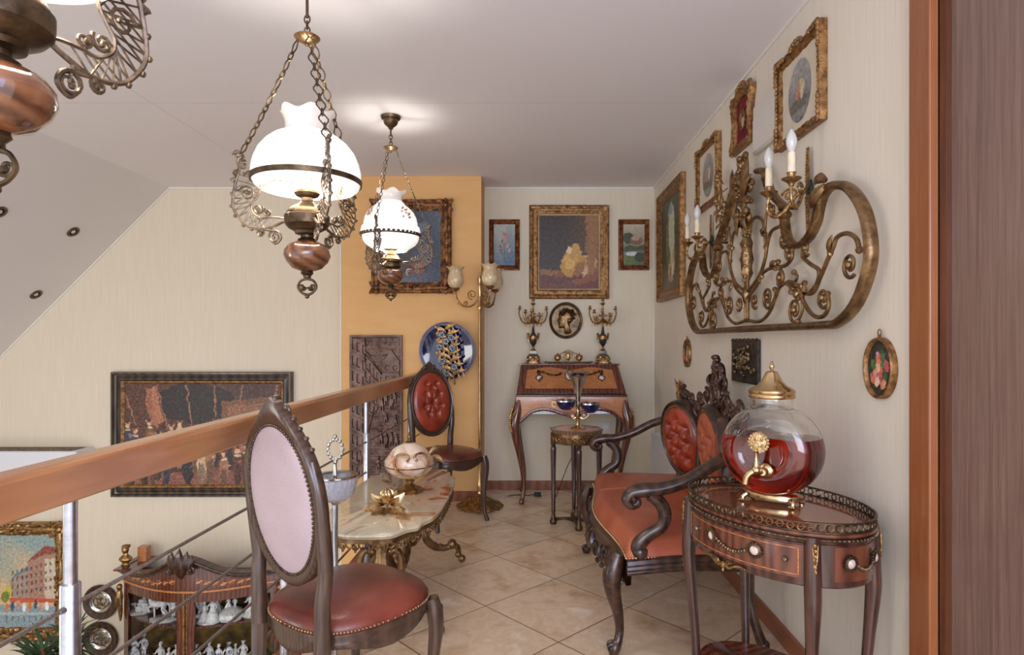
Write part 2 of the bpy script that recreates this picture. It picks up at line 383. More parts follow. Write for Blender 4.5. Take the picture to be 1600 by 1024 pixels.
# painted canvases: colours computed per vertex, stored as the picture's own paint
def vcmat(name, rough=.55):
    if name in MATS: return MATS[name]
    m, t, b, N = nt(name); a = N('ShaderNodeVertexColor'); a.layer_name = 'Col'; t.links.new(a.outputs[0], b.inputs['Base Color'])
    b.inputs['Roughness'].default_value = rough; MATS[name] = m; return m
M_paint = vcmat('oil paint on canvas', .45)
def inpoly(x, y, p):
    c = False; j = len(p)-1
    for i in range(len(p)):
        if (p[i][1] > y) != (p[j][1] > y) and x < (p[j][0]-p[i][0])*(y-p[i][1])/(p[j][1]-p[i][1])+p[i][0]: c = not c
        j = i
    return c
def canvas(name, w, h, nx, nz, bg, shapes, parent, y=-.012, jit=.01, vari=14, oval=False, seed=0, z0=0, jf=18):
    vs = []; fs = []; cols = []
    for j in range(nz):
        for i in range(nx):
            u, v = i/(nx-1), j/(nz-1)
            if oval:
                a, b = 2*u-1, 2*v-1
                X, Z = a*sqrt(max(0, 1-b*b/2)), b*sqrt(max(0, 1-a*a/2)); vs.append((X*w/2, y, Z*h/2+z0)); u, v = X/2+.5, Z/2+.5
            else: vs.append(((u-.5)*w, y, (v-.5)*h+z0))
            s = Vector((u*jf, v*jf*h/w, seed)); uu = u+jit*noise.noise(s); vv = v+jit*noise.noise(s+Vector((9, 4, 7)))*w/h
            c = bg(uu, vv)
            for sh in shapes:
                if sh[0] == 'e':
                    _, cx, cy, rx, ry, col = sh[:6]; ro = sh[6] if len(sh) > 6 else 0
                    dx, dy = uu-cx, (vv-cy); X = dx*cos(ro)+dy*sin(ro); Y = -dx*sin(ro)+dy*cos(ro)
                    if (X/rx)**2+(Y/ry)**2 < 1: c = col
                elif inpoly(uu, vv, sh[1]): c = sh[2]
            n = vari*(noise.noise(Vector((u*w*160, v*h*160, seed+3)))+.8*noise.noise(Vector((u*w*50, v*h*50, seed+5))))
            k3 = [noise.noise(Vector((u*w*26+9*q, v*h*26, seed+11+q))) for q in range(3)]; m3 = noise.noise(Vector((u*w*75, v*h*75, seed+20)))*vari*1.1
            cols.append(srgb(*[min(255, max(0, q+n+m3+vari*.45*kk)) for q, kk in zip(c, k3)]))
    for j in range(nz-1):
        for i in range(nx-1): fs.append((j*nx+i, j*nx+i+1, (j+1)*nx+i+1, (j+1)*nx+i))
    me = bpy.data.meshes.new(name); me.from_pydata(vs, [], fs)
    ca = me.color_attributes.new('Col', 'FLOAT_COLOR', 'POINT')
    ca.data.foreach_set('color', [q for c in cols for q in c])
    me.materials.append(M_paint); o = bpy.data.objects.new(name, me); COL.objects.link(o); o.parent = parent
    return o
def lerp3(a, b, t): t = min(1, max(0, t)); return tuple(p+(q-p)*t for p, q in zip(a, b))
# ---------------- the setting ----------------
Y0 = -1.2; XE = -.955; ZL = -2.65; XL = -5.4
b = MB(); b.b2(XE, XR+.1, Y0, YB+.1, -.25, 0); struct(b.build('floor', M_tile))
b = MB(); b.b2(XL-.1, XR+.1, Y0, YB+.1, ZL-.1, ZL); struct(b.build('floor_lower', M_wood_floor))
b = MB(); b.b2(-2.90, XR+.1, Y0, YB+.1, ZC, ZC+.1); struct(b.build('ceiling', M_ceil))
b = MB(); dz = 2.9-5.4
b.add([(-2.9, Y0, ZC), (-2.9, YB+.1, ZC), (XL, YB+.1, ZC+dz), (XL, Y0, ZC+dz), (-2.9, Y0, ZC+.1), (-2.9, YB+.1, ZC+.1), (XL-.07, YB+.1, ZC+dz+.07), (XL-.07, Y0, ZC+dz+.07)],
      [(0, 1, 2, 3), (4, 7, 6, 5), (0, 3, 7, 4), (1, 5, 6, 2), (0, 4, 5, 1), (3, 2, 6, 7)]); struct(b.build('ceiling_slope', M_slope))
b = MB(); b.b2(XL-.1, XR, YB, YB+.1, ZL, ZC+.001); struct(b.build('wall_back', M_cream))
b = MB(); b.b2(XR, XR+.1, 1.50, YB+.1, 0, ZC); struct(b.build('wall_right', M_grey))
b = MB(); b.b2(XL-.1, XL, Y0, YB, ZL, ZC+dz+.05); struct(b.build('wall_left', M_cream))
b = MB(); b.b2(CX0, CX1, YC, YB-.001, ZL, ZC-.001); struct(b.build('wall_chimney', M_orange))
b = MB(); b.b2(XE-.012, XE+.085, Y0, YC-.001, -.06, .006); struct(b.build('trim_1', M_base, bev=.004))   # wooden nosing along the stairwell
b = MB(); b.b2(CX1, XR, YB-.016, YB, 0, .072); struct(b.build('baseboard_back', M_base, bev=.003))
b = MB(); b.b2(XE+.09, CX1, YC-.016, YC, 0, .072); struct(b.build('baseboard_chimney', M_base, bev=.003))
b = MB(); b.b2(XR-.018, XR, 1.585, YB-.017, 0, .072); struct(b.build('baseboard_right', M_base, bev=.003))
b = MB(); b.b2(-2.9, CX0, YB-.008, YB, ZC-.012, ZC); b.b2(CX1, XR, YB-.008, YB, ZC-.012, ZC); b.b2(XR-.009, XR, 1.5, YB-.009, ZC-.014, ZC)
b.add([(-2.9, YB-.008, ZC), (-2.9, YB-.008, ZC-.014), (-5.2, YB-.008, ZC-2.314), (-5.2, YB-.008, ZC-2.3), (-2.9, YB, ZC), (-2.9, YB, ZC-.014), (-5.2, YB, ZC-2.314), (-5.2, YB, ZC-2.3)],
      [(0, 1, 2, 3), (1, 5, 6, 2), (4, 7, 6, 5), (0, 3, 7, 4)])
struct(b.build('trim_2', M_trimw))
b = MB(); b.b2(CX1-.0005, CX1+.006, YB-.006, YB, .07, ZC-.02); b.b2(XR-.008, XR, YB-.008, YB, .072, ZC-.015); b.b2(CX0-.008, CX0+.001, YC+.0, YC+.02, ZL, ZC-.001); struct(b.build('trim_3', M_trimw))
# door in the right wall
d1 = MB().b2(XR-.022, XR+.06, 1.505, 1.588, 0, ZC-.001).build('door_1', M_casing, bev=.004); struct(d1)
MB().b2(XR+.0, XR+.07, 1.475, 1.505, 0, ZC-.001).build('door_stop', wood('dark door lining', srgb(74, 38, 20), srgb(100, 56, 30), .4, (30, 30, 1.5), ws=3), d1)
MB().b2(XR+.012, XR+.055, .35, 1.474, 0, ZC-.001).build('door_leaf', M_door, d1)
# recessed downlights in the slope
def onslope(px, py):     # ray from camera to the sloped ceiling x - z = -2.9 - ZC
    dx = (px-VX)/F; dzz = -(py-VY)/F; Y = (-2.9-ZC+HC)/(dx-dzz); return Vector((dx*Y, Y, HC+dzz*Y))
n = Vector((1, 0, -1)).normalized()
for k, (px, py) in enumerate(((114, 362), (56, 460), (-1, 331))):
    p = onslope(px, py); t = thing('recessed_downlight', ['rightmost recessed downlight in the sloped ceiling',
        'lowest recessed downlight in the sloped ceiling', 'recessed metal downlight cut by the left edge of the photo'][k], 'ceiling light', p, 0, 'downlights in the sloped ceiling')
    t.rotation_euler = (-n).to_track_quat('Z', 'Y').to_euler()
    MB().olathe([(.045, -.001), (.045, -.007), (.039, -.012), (.030, -.006), (.030, -.001)], 28).build('rim', M_pewter, t)
    MB().lathe([(0, -.002), (.0295, -.002), (.0295, -.0005), (0, -.0005)], 24).build('lens', M_rubber, t)
    MB().lathe([(0, -.009), (.014, -.007), (.016, -.003), (0, -.003)], 16).build('bulb', M_plastic, t)

# ---------------- railing ----------------
rr = thing('stair_railing', 'cherry wood handrail on steel posts with four steel cables along the stairwell', 'railing', (0, 0, 0))
def rx(Y): return -.9316+(Y-1.236)*(.0985/3.064)
b = MB(); y0, y1 = -.6, YC-.002
hw = .03; zt, zb = .962, .880
vs = []
sec = [(-hw, zb), (-hw, zt-.006), (-hw+.006, zt), (hw-.012, zt), (hw-.004, zt-.004), (hw, zt-.012), (hw, zb+.004), (hw-.004, zb)]
for Y in (y0, y1): vs += [(rx(Y)+a, Y, z) for a, z in sec]
k = len(sec); b.add(vs, [tuple(range(k))[::-1], tuple(range(k, 2*k))]+[(i, (i+1) % k, k+(i+1) % k, k+i) for i in range(k)])
b.build('handrail', M_cherry, rr, ang=20)
PY = (1.236, 2.245, 3.25, 4.27)
for Y in PY:
    p = MB(); p.lathe([(0.0, .60), (.0125, .60), (.0125, .8795), (0, .8795)], 20, T(rx(Y), Y, 0))
    po = MB().lathe([(0, .007), (.0185, .007), (.0185, .705), (.0165, .708), (0, .708)], 24, T(rx(Y), Y, 0)).build('post', M_steel, rr)
    p.build('upper_tube', M_steel, po)
    for z in (.66, .50, .34, .18): c = MB(); c.lathe([(0, -.03), (.005, -.03), (.007, -.02), (.007, .02), (.005, .03), (0, .03)], 10, T(rx(Y), Y, z, rx=pi/2)); c.build('cable_clamp', M_steel, po)
for z in (.66, .50, .34, .18):
    MB().tube([(rx(Y), Y, z) for Y in (y0, 1, 2, 3, 4, YC-.002)], .0048, 8).build('cable', M_cable, rr)

# ---------------- pendant lamps ----------------
def chain(mb, p0, p1, nl, wd, tr, sag=.012, fancy=True):
    p0, p1 = Vector(p0), Vector(p1); d = (p1-p0)
    side = d.cross(Vector((0, 0, 1))).normalized() if abs(d.normalized().z) < .999 else Vector((1, 0, 0))
    pos = lambda t: p0+d*t+Vector((0, 0, -1))*(4*sag*t*(1-t))
    tcur = 0; L = []
    w_ = [1.8 if (i % 2 == 0 and fancy) else 1 for i in range(nl)]; tot = sum(w_)
    for i in range(nl):
        a, c = pos(tcur), pos(min(1, tcur+w_[i]/tot)); tcur += w_[i]/tot
        ax = (c-a); l = ax.length; ax.normalize()
        s1 = side if i % 2 == 0 else ax.cross(side).normalized()
        mid = (a+c)/2; hl = l/2+tr*1.6; hw_ = wd*(1 if i % 2 == 0 else .5)
        pts = []
        for q in range(14):
            an = 2*pi*q/14; e = 1+(.22*cos(4*an) if (fancy and i % 2 == 0) else 0)
            pts.append(tuple(mid+ax*(hl*cos(an))+s1*(hw_*sin(an)*e)))
        mb.tube(pts, tr, 5, closed=True)
    return mb
def lamparm(mb, ang, zo=0):
    M = Matrix.Rotation(ang, 4, 'Z') @ T(0, 0, zo)
    O = [(.203, .322), (.214, .300), (.210, .272), (.219, .239), (.229, .180), (.225, .142), (.198, .103), (.170, .087), (.132, .084), (.095, .098), (.066, .114)]
    I = [(.196, .310), (.188, .290), (.172, .276), (.150, .262), (.141, .235), (.146, .205), (.160, .180), (.172, .160), (.168, .137), (.144, .119), (.119, .122), (.090, .122), (.066, .118)]
    outer = smooth([(r, 0, z) for r, z in O], 6); inner = smooth([(r, 0, z) for r, z in I], 5)
    mb.tube([p+(.0046,) for p in outer], seg=6, M=M, up=(0, 1, 0)); mb.tube([p+(.0034,) for p in inner[20:]], seg=6, M=M, up=(0, 1, 0))
    n, m = len(outer), len(inner)
    for i in range(15, n-12, 3):
        for dd in (-5, 5):
            j = int((i+dd)/n*m)
            if 15 < j < m: mb.tube([outer[i], inner[min(m-1, j)]], .0021, 5, M=M)
    for i in range(12, n-10, 5):
        o = outer[i]; q = outer[i+1]; tx, tz = q[0]-o[0], q[2]-o[2]; l = sqrt(tx*tx+tz*tz) or 1; nx_, nz_ = tz/l, -tx/l
        if nx_ < 0 and o[2] > .12: nx_, nz_ = -nx_, -nz_
        mb.ball((o[0]-abs(nx_)*-.006, 0, o[2]-.004), .0062, 6, M=M)
    for cx, cz, r, a0, tn in ((.186, .196, .026, .3, 1.4), (.150, .232, .018, 2.2, -1.2), (.176, .252, .018, 0, 1.2), (.196, .286, .016, 2, -1.2), (.152, .148, .018, 2.6, 1.3), (.122, .138, .014, 1.0, -1.2), (.216, .262, .012, -1, 1.1),
                              (.100, .060, .020, 1.2, -1.3), (.146, .072, .013, 2.4, 1.2), (.226, .236, .009, 0, 1.1), (.205, .310, .012, 1, 1.2)):
        mb.spiral(cx, cz, r, a0, tn, .0040, M=M, n=14, seg=5)
    mb.tube(smooth([(.135, 0, .083, .004), (.120, 0, .082, .0048), (.092, 0, .076, .0045), (.082, 0, .055, .0042), (.098, 0, .038, .0036), (.112, 0, .048, .003)], 5), seg=6, M=M)
    mb.leaf((.203, 0, .316), (.232, 0, .318), .009, (0, 0, .010), .6, M); mb.ball((.212, 0, .318), .010, 8, M=M)
    for a_, c_ in (((.146, .205), (.160, .225)), ((.152, .148), (.168, .150)), ((.122, .138), (.122, .122)), ((.176, .252), (.200, .262)), ((.186, .196), (.222, .205)), ((.100, .060), (.105, .090))): mb.tube([(a_[0], 0, a_[1]), (c_[0], 0, c_[1])], .003, 5, M=M)
    mb.leaf((.16, 0, .27), (.135, 0, .225), .007, (0, 0, 0), .6, M)
def pendant(label, X, Y, zb, angs, style, ztop, ceil=True, seed=0):
    t = thing('pendant_lamp', label, 'lamp', (X, Y, 0), 0, None)
    t.location = (X, Y, zb)      # zb: centre of the turned wooden ball
    bd = MB()
    if style == 0:
        MB().lathe([(0, -.05), (.02, -.049), (.045, -.040), (.064, -.02), (.0725, 0), (.070, .018), (.058, .034), (.035, .046), (.02, .049), (0, .049)], 32).build('wooden_ball', M_turned, t)
        res = [(0, .045), (.026, .047), (.030, .052), (.02, .058), (.02, .066), (.036, .07), (.040, .078), (.058, .088), (.068, .1), (.0695, .112), (.0695, .128), (.064, .131), (.064, .136), (.058, .148), (.036, .162), (.024, .168), (.019, .176), (.019, .186), (.034, .192), (.040, .20), (.040, .207), (0, .207)]
    else:
        MB().lathe([(0, -.05), (.02, -.048), (.04, -.04), (.062, -.022), (.0705, -.006), (.071, .002), (.066, .012), (.066, .02), (.068, .026), (.058, .036), (.035, .044), (0, .045)], 32).build('wooden_ball', M_turned, t)
        res = [(0, .043), (.05, .045), (.055, .052), (.055, .06), (.05, .066), (.05, .072), (.058, .08), (.058, .092), (.05, .10), (.045, .112), (.03, .12), (.026, .13), (.026, .142), (.042, .15), (.046, .157), (.046, .165), (.02, .172), (0, .172)]
    bd.lathe(res, 32)
    bd.ball((.062*cos(-2.2), .062*sin(-2.2), .122), .012, 8)
    bd.build('reservoir', M_bronze, t, ang=30)
    g = MB(); zg = .207 if style == 0 else .172; gh = .03
    for k in range(18):
        a = 2*pi*k/18; g.tube([(.037*cos(a), .037*sin(a), zg), (.043*cos(a), .043*sin(a), zg+gh)], .0026, 5)
    g.olathe([(.041, zg+gh-.004), (.0455, zg+gh-.004), (.0455, zg+gh+.003), (.041, zg+gh+.003)], 24); g.olathe([(.035, zg), (.039, zg), (.039, zg+.004), (.035, zg+.004)], 24)
    g.build('burner_gallery', M_plastic if style == 0 else M_pewter, t)
    f = MB(); f.lathe([(0, -.074), (.012, -.07), (.012, -.064), (.02, -.056), (.018, -.05), (0, -.046)], 16)
    for s_ in (-1, 1):
        f.spiral(s_*.016, -.10, .013, pi/2*s_+pi/2, s_*1.1, .0042, n=14, seg=6)
        f.tube(smooth([(0, 0, -.074, .004), (s_*.02, 0, -.08, .004), (s_*.03, 0, -.10, .004), (s_*.018, 0, -.118, .004), (0, 0, -.126, .005)], 4), seg=6)
    f.ball((0, 0, -.130), .008, 8); f.build('finial', M_bronze, t)
    sh = MB(); tp = MB(); bn = MB()
    if style == 0:
        out = [(.150, .258), (.160, .268), (.1655, .280), (.168, .298), (.168, .318), (.162, .345), (.150, .375), (.130, .402), (.106, .423), (.086, .433), (.076, .438)]
        out = [(r, z-.045) for r, z in out]
        top = [(.076, .438), (.069, .447), (.067, .462), (.069, .478), (.076, .495), (.083, .505)]
        top = [(r, z-.045) for r, z in top]; nr, nk = .06, 6
    else:
        out = [(.088, .215), (.10, .225), (.118, .235), (.135, .245), (.150, .262), (.153, .275), (.158, .290), (.162, .305), (.158, .325), (.146, .335), (.146, .345), (.140, .37), (.125, .395), (.102, .415), (.082, .428), (.072, .44), (.064, .446)]
        top = [(.064, .446), (.060, .455), (.058, .466), (.062, .478), (.074, .488), (.082, .492)]
        zm = lambda z: .14+(z-.215)*1.18; out = [(r, zm(z)) for r, z in out]; top = [(r, zm(z)) for r, z in top]; nr, nk = .08, 6
    th = .0035
    sh.olathe(out+[(r-th, z) for r, z in out[::-1]], 48)
    rf = lambda a, q: 1+nr*(1-abs(2*q-1))**2*cos(nk*a+seed)
    zf = lambda a, q: .009*(1-abs(2*q-1))**2*cos(nk*a+seed)
    tt = top+[(r-th, z) for r, z in top[::-1]]
    tp.olathe(tt, 84, rf=rf, zf=zf)
    so = sh.build('lamp_shade', M_opal, t); tp.build('ruffled_rim', M_opaltop, so)
    if style == 0: bn.olathe([(.1665, .231), (.1705, .232), (.1715, .247), (.1685, .248)], 48)
    else:
        for k in range(40):
            a = 2*pi*k/40; bn.ball((.161*cos(a), .161*sin(a), .231), (.009, .009, .006), 6)
        bn.olathe([(.1585, .218), (.1625, .218), (.164, .226), (.160, .227)], 48)
    bn.build('shade_band', M_bronze, so)
    if style == 1:
        for k, a in enumerate((-2.3, -.75, .8, 2.4)):
            fl = MB(); rnd = random.Random(k)
            for q in range(12):
                aa = a+rnd.uniform(-.18, .18); z = .335+rnd.uniform(-.028, .028); r = .1535-(z-.30)*.36
                fl.ball((r*cos(aa), r*sin(aa), z), (.007, .007, .006), 6)
            fl.build('painted_flowers', pbr('painted rose', srgb(180, 140, 120), srgb(206, 178, 150), .5), so)
    b2 = MB(); b2.ball((0, 0, zg+.10), (.026, .026, .034), 12); b2.lathe([(.013, zg), (.013, zg+.07)], 10)
    b2.build('bulb', shademat('glowing bulb', (1, 1, 1, 1), 6, (1, .9, .78, 1)) if 'glowing bulb' not in MATS else MATS['glowing bulb'], t)
    for a in angs: MB().tube([(.04*cos(a), .04*sin(a), zg+gh), (.10*cos(a), .10*sin(a), zg+gh+.005), (out[0][0]*cos(a), out[0][0]*sin(a), out[0][1]+.004)], .0022, 5).build('shade_carrier', M_bronze, t)
    plz = ztop-zb
    zo = 0 if style == 0 else -.036; zarm = .322+zo
    for a in angs:
        am = MB(); lamparm(am, a, zo)
        am.build('filigree_arm', M_pewter, t)
        ch = MB(); R0 = .203
        chain(ch, (R0*cos(a), R0*sin(a), zarm+.004), (.03*cos(a), .03*sin(a), plz-.006), 13 if style == 0 else 19, .0125 if style == 0 else .007, .0024 if style == 0 else .0018, sag=.012)
        ch.build('chain', M_bronze if style == 0 else M_pewter, t)
    pl = MB(); pl.lathe([(0, -.022), (.007, -.02), (.009, -.012), (.022, -.008), (.036, 0), (.041, .006), (.036, .010), (.012, .013), (.008, .022), (0, .022)], 24, T(0, 0, plz)); pl.build('chain_plate', M_brass, t)
    rd = MB(); zc = ZC-zb; chain(rd, (0, 0, plz+.018), (0, 0, plz+.075), 3, .009, .0026, 0, False)
    rd.tube([(0, 0, plz+.07), (0, 0, zc-.05)], .005, 8)
    rd.build('hanging_rod', M_bronze, t)
    cn = MB(); cn.lathe([(0, zc-.075), (.01, zc-.072), (.016, zc-.06), (.034, zc-.045), (.04, zc-.032), (.040, zc-.022), (.052, zc-.014), (.055, zc-.001), (0, zc-.001)], 28); cn.build('ceiling_canopy', M_bronze, t)
    l = bpy.data.lights.new('lamp_glow', 'POINT'); l.energy = 8; l.color = (1, .95, .88); l.shadow_soft_size = .03
    lo = bpy.data.objects.new('lamp_glow', l); COL.objects.link(lo); lo.parent = t; lo.location = (0, 0, zg+.15)
    return t
r_ = radians
pendant('brass hanging lamp with plain white dome shade, seen whole nearest the camera', -.714, 1.96, 1.474, (r_(186), r_(306), r_(66)), 0, 2.172)
pendant('hanging lamp with flowered stepped white shade in front of the apricot wall', -.762, 3.36, 1.557, (r_(20), r_(140), r_(262)), 1, 2.262, seed=1)
pendant('hanging lamp cut off by the top left corner of the photo', -.755, .86, 1.545, (r_(70), r_(190), r_(310)), 0, 2.25, seed=2)
# ---------------- chairs ----------------
def tuft(u, v, a, b, depth, pts, rr=.03):
    """height of a padded oval, with buttons; u,v metric"""
    q = (u/a)**2+(v/b)**2
    h = depth*max(0, 1-q**2)**.5
    for (bu, bv) in pts:
        d = sqrt((u-bu)**2+(v-bv)**2); h -= depth*.62*exp(-(d/rr)**2)
    for i in range(len(pts)):
        for j in range(i):
            ax, ay = pts[i]; bx, by = pts[j]; l2 = (ax-bx)**2+(ay-by)**2
            if .03**2 < l2 < (rr*5.2)**2 and abs(ay-by) > .02:
                t_ = max(0, min(1, ((u-ax)*(bx-ax)+(v-ay)*(by-ay))/l2)); d = sqrt((u-ax-(bx-ax)*t_)**2+(v-ay-(by-ay)*t_)**2)
                h -= depth*.16*exp(-(d/.007)**2)*min(1, q*0+1)
    return h
M_naild = pbr('darkened nail heads', srgb(58, 44, 36), srgb(92, 72, 58), .3, .8, 80)
def make_chair(label, group, loc, rz, backcol, bk_label=None):
    t = thing('dining_chair', label, 'chair', loc, rz, group)      # front is +Y, back is -Y
    # seat
    def outl(a, s=1.0):
        c, sn = cos(a), sin(a); n = 2.7
        x = .222*abs(c)**(2/n)*(1 if c > 0 else -1); y = .205*abs(sn)**(2/n)*(1 if sn > 0 else -1)
        x *= 1-.13*(1-(y+.205)/.41); y += .012*(1-(x/.222)**2)*(1 if y > 0 else .3)
        return x*s, y*s
    N = 56
    def ring(sc, z): return [(*outl(2*pi*k/N, sc), z) for k in range(N)]
    sf = MB(); L = [(.9, .405), (1.0, .405), (1.0, .425), (.985, .43), (.99, .365), (.97, .36), (.90, .36)]
    L = [(.9, .43), (.995, .43), (1.0, .424), (.985, .414), (.995, .406), (.975, .394), (.985, .384), (.965, .376), (.90, .376)]
    vs = []; 
    for sc, z in L:
        for p in ring(sc, z):
            dip = .014*cos(atan2(p[1], p[0])*4)*(1 if z < .40 else 0); vs.append((p[0], p[1], z-dip))
    m = len(L); sf.add(vs, [(i*N+k, i*N+(k+1) % N, ((i+1) % m)*N+(k+1) % N, ((i+1) % m)*N+k) for i in range(m) for k in range(N)])
    sf.build('seat_frame', M_chair, t, ang=50)
    st = MB(); vs = []; L = [(.99, .430), (1.0, .436), (.995, .445), (.96, .457), (.88, .468), (.72, .478), (.5, .484), (.25, .487), (0.001, .488)]
    for sc, z in L: vs += ring(sc, z)
    m = len(L); st.add(vs, [(i*N+k, i*N+(k+1) % N, (i+1)*N+(k+1) % N, (i+1)*N+k) for i in range(m-1) for k in range(N)]+[tuple(range(N))[::-1]])
    seat = st.build('seat', M_leather, t, ang=80)
    nl = MB()
    for k in range(120):
        a = 2*pi*k/120; x, y = outl(a, 1.004); nl.ball((x, y, .437), .0042, 5)
    nl.build('nail_trim', M_nail, seat)
    # legs
    for s in (-1, 1):
        lg = MB(); lg.tube(smooth([(s*.180, .165, .43, .022), (s*.188, .172, .385, .025), (s*.190, .174, .33, .022), (s*.184, .168, .24, .0175), (s*.180, .165, .14, .014), (s*.184, .172, .06, .0125), (s*.194, .184, .012, .0145), (s*.195, .186, .001, .013)], 5), seg=10)
        for q in range(3): lg.ball((s*(.196+.002*q), .190-.004*q, .395-.022*q), (.007, .007, .013), 6)
        lg.build('front_leg', M_chair, t)
        lg = MB(); lg.tube(smooth([(s*.150, -.190, .43, .022), (s*.150, -.192, .34, .0215), (s*.148, -.198, .22, .018), (s*.150, -.222, .10, .016), (s*.155, -.25, .02, .017), (s*.156, -.255, .001, .016)], 5), seg=8)
        lg.build('rear_leg', M_chair, t)
    # back: tilted plane, local u (x) and v (height above the oval centre)
    zc, a, b = .775, .146, .203; tilt = radians(7)
    M = T(0, -.205, zc, rx=tilt)    # plane x-z, front +y
    def outer(an):
        # oval with ogee peak
        x, z = (a+.033)*cos(an), (b+.034)*sin(an)
        if sin(an) > 0:
            k = max(0, 1-abs(x)/.105); z += .042*k**1.5
            x *= 1-.10*(sin(an))**3
        return x, z
    Nn = 64; vs = []
    prof = [(0, .0), (.0, .016), (.22, .019), (.5, .013), (.8, .019), (1, .014), (1, -.012), (.75, -.017), (.3, -.013), (0, -.012)]
    for k in range(Nn):
        an = 2*pi*k/Nn; ix, iz = a*cos(an), b*sin(an); ox, oz = outer(an)
        for q, y in prof: vs.append((ix+(ox-ix)*q, y, iz+(oz-iz)*q))
    m = len(prof); fr = MB(); fr.add(vs, [(k*m+j, ((k+1) % Nn)*m+j, ((k+1) % Nn)*m+(j+1) % m, k*m+(j+1) % m) for k in range(Nn) for j in range(m)], M)
    # stiles from the seat into the frame
    for s in (-1, 1):
        top = M @ Vector((s*.167, 0, .02)); 
        mid = M @ Vector((s*.163, 0, -.12))
        fr.tube(smooth([(s*.150, -.190, .40, .0235), (s*.151, -.190, .47, .022), (s*.153, -.191, .53, .021), (s*.157, mid.y+.004, .59, .020), (mid.x, mid.y, mid.z, .020), (top.x, top.y, top.z, .016), (s*.150, (M @ Vector((0, 0, .12))).y, (M @ Vector((0, 0, .12))).z, .010)], 6), seg=10)
    # carved crest
    for q in range(5):
        an = pi/2+(q-2)*.2; x, z = outer(an); fr.ball((x, .014, z-.006), (.012, .010, .010), 7, M)
    for s in (-1, 1):
        fr.spiral(s*.03, b+.035, .017, pi/2, -s*1.2, .0055, y=.018, M=M, n=14)
        for q in range(4): x, z = outer(pi/2-s*(.42+.16*q)); fr.ball((x*.99, .012, z*.99), (.009, .009, .007), 6, M)
    fr.ball((0, .006, b+.068), (.013, .014, .012), 8, M)
    bf = fr.build('back_frame', M_chair, t, ang=60)
    hl = MB().lathe([(0, -.0145), (.0042, -.0145), (.0042, -.0125), (0, -.0125)], 10, M @ T(0, 0, b+.05, rx=0) @ Matrix.Rotation(-pi/2, 4, 'X') @ T(0, 0, .0) ); 
    hl = MB().ball((0, -.0135, b+.048), (.0048, .003, .0048), 8, M); hl.build('screw_hole', M_rubber, bf)
    btn = [(0, .10), (-.055, .055), (.055, .055), (0, .0), (-.065, -.03), (.065, -.03), (-.028, -.085), (.035, -.085), (-.04, .125), (.04, .125)]
    pf = MB(); nu, nv = 84, 34
    def padf(u, v):
        an = 2*pi*u; r = .003+.997*v; x, z = a*r*cos(an), b*r*sin(an)
        return (x, .012+tuft(x, z, a*1.01, b*1.01, .030, btn, .020), z)
    pf.grid(padf, nu, nv, M, cu=True)
    pad = pf.build('back_pad', M_leathert, t, ang=180)
    bb = MB()
    for bu, bv in btn: bb.ball((bu, .012+tuft(bu, bv, a, b, .030, btn, .020)+.002, bv), (.0048, .003, .0048), 7, M)
    bb.build('button', M_leathert, pad)
    pb = MB(); pb.grid(lambda u, v: ((.003+.997*v)*a*cos(2*pi*u), -.010-.009*sqrt(max(0, 1-(v*.999)**2.5)), (.003+.997*v)*b*sin(2*pi*u)), 64, 10, M, cu=True)
    rp = pb.build('back_panel', backcol, t, ang=180)
    if bk_label: lab(rp, bk_label)
    for nm, y in (('rear_nail_trim', -.0135), ('front_nail_trim', .017)):
        nn = MB()
        for k in range(104):
            an = 2*pi*k/104; nn.ball((a*1.015*cos(an), y, b*1.012*sin(an)), (.0046, .003, .0046), 6, M)
        nn.build(nm, M_naild, bf)
    return t
g = 'red leather oval-back chairs'
# front chair faces away to the right: forward (.6,.8) ; back chair forward (.657,-.754)
c1 = make_chair('leather oval-back chair in the foreground, seen from behind, close to the railing', g, (-.535, 1.80, 0), atan2(-.60, .80), M_backcl, 'smooth leather back panel tinted with window sheen')
c2 = make_chair('far leather oval-back chair with buttoned back, in front of the apricot chimney wall', g, (-.545, 4.07, 0), atan2(-.657, -.754), M_leathert)

# ---------------- coffee table ----------------
t = thing('coffee_table', 'low onyx marble coffee table with a scalloped brass apron and scrolled brass feet', 'table', (-.62, 2.89, 0))
def ct(an, s=1.0):
    A, B = .245, .605; c, sn = cos(an), sin(an); n = 2.9
    x = A*abs(c)**(2/n)*(1 if c > 0 else -1); y = B*abs(sn)**(2/n)*(1 if sn > 0 else -1)
    k = 1+.035*cos(an*8)*0+.0
    d = abs(sn)**(2/n)
    x *= 1-.035*(1+cos(pi*min(1, abs(abs(y)-.43)/.07)))*(1 if abs(abs(y)-.43) < .07 else 0)
    y *= 1-.03*(1+cos(pi*min(1, abs(abs(x)-.15)/.05)))*(1 if abs(abs(x)-.15) < .05 else 0)
    return x*s, y*s
N = 112; L = [(.0, .444), (.955, .444), (.975, .447), (.985, .455), (1.0, .460), (1.0, .467), (.985, .472), (.0, .472)]
b = MB(); vs = []
for s, z in L: vs += [(*ct(2*pi*k/N, max(s, .001)), z) for k in range(N)]
m = len(L); b.add(vs, [(i*N+k, i*N+(k+1) % N, (i+1)*N+(k+1) % N, (i+1)*N+k) for i in range(m-1) for k in range(N)])
b.build('table_top', M_marble, t, ang=35)
b = MB(); vs = []
for z in (.444, .425): vs += [(*ct(2*pi*k/N, .955), z) for k in range(N)]
for z in (.425, .444): vs += [(*ct(2*pi*k/N, .935), z) for k in range(N)]
b.add(vs, [(i*N+k, i*N+(k+1) % N, ((i+1) % 4)*N+(k+1) % N, ((i+1) % 4)*N+k) for i in range(4) for k in range(N)])
pl = [ct(2*pi*k/400, .95) for k in range(400)]; acc = 0; nxt = 0; q = 0
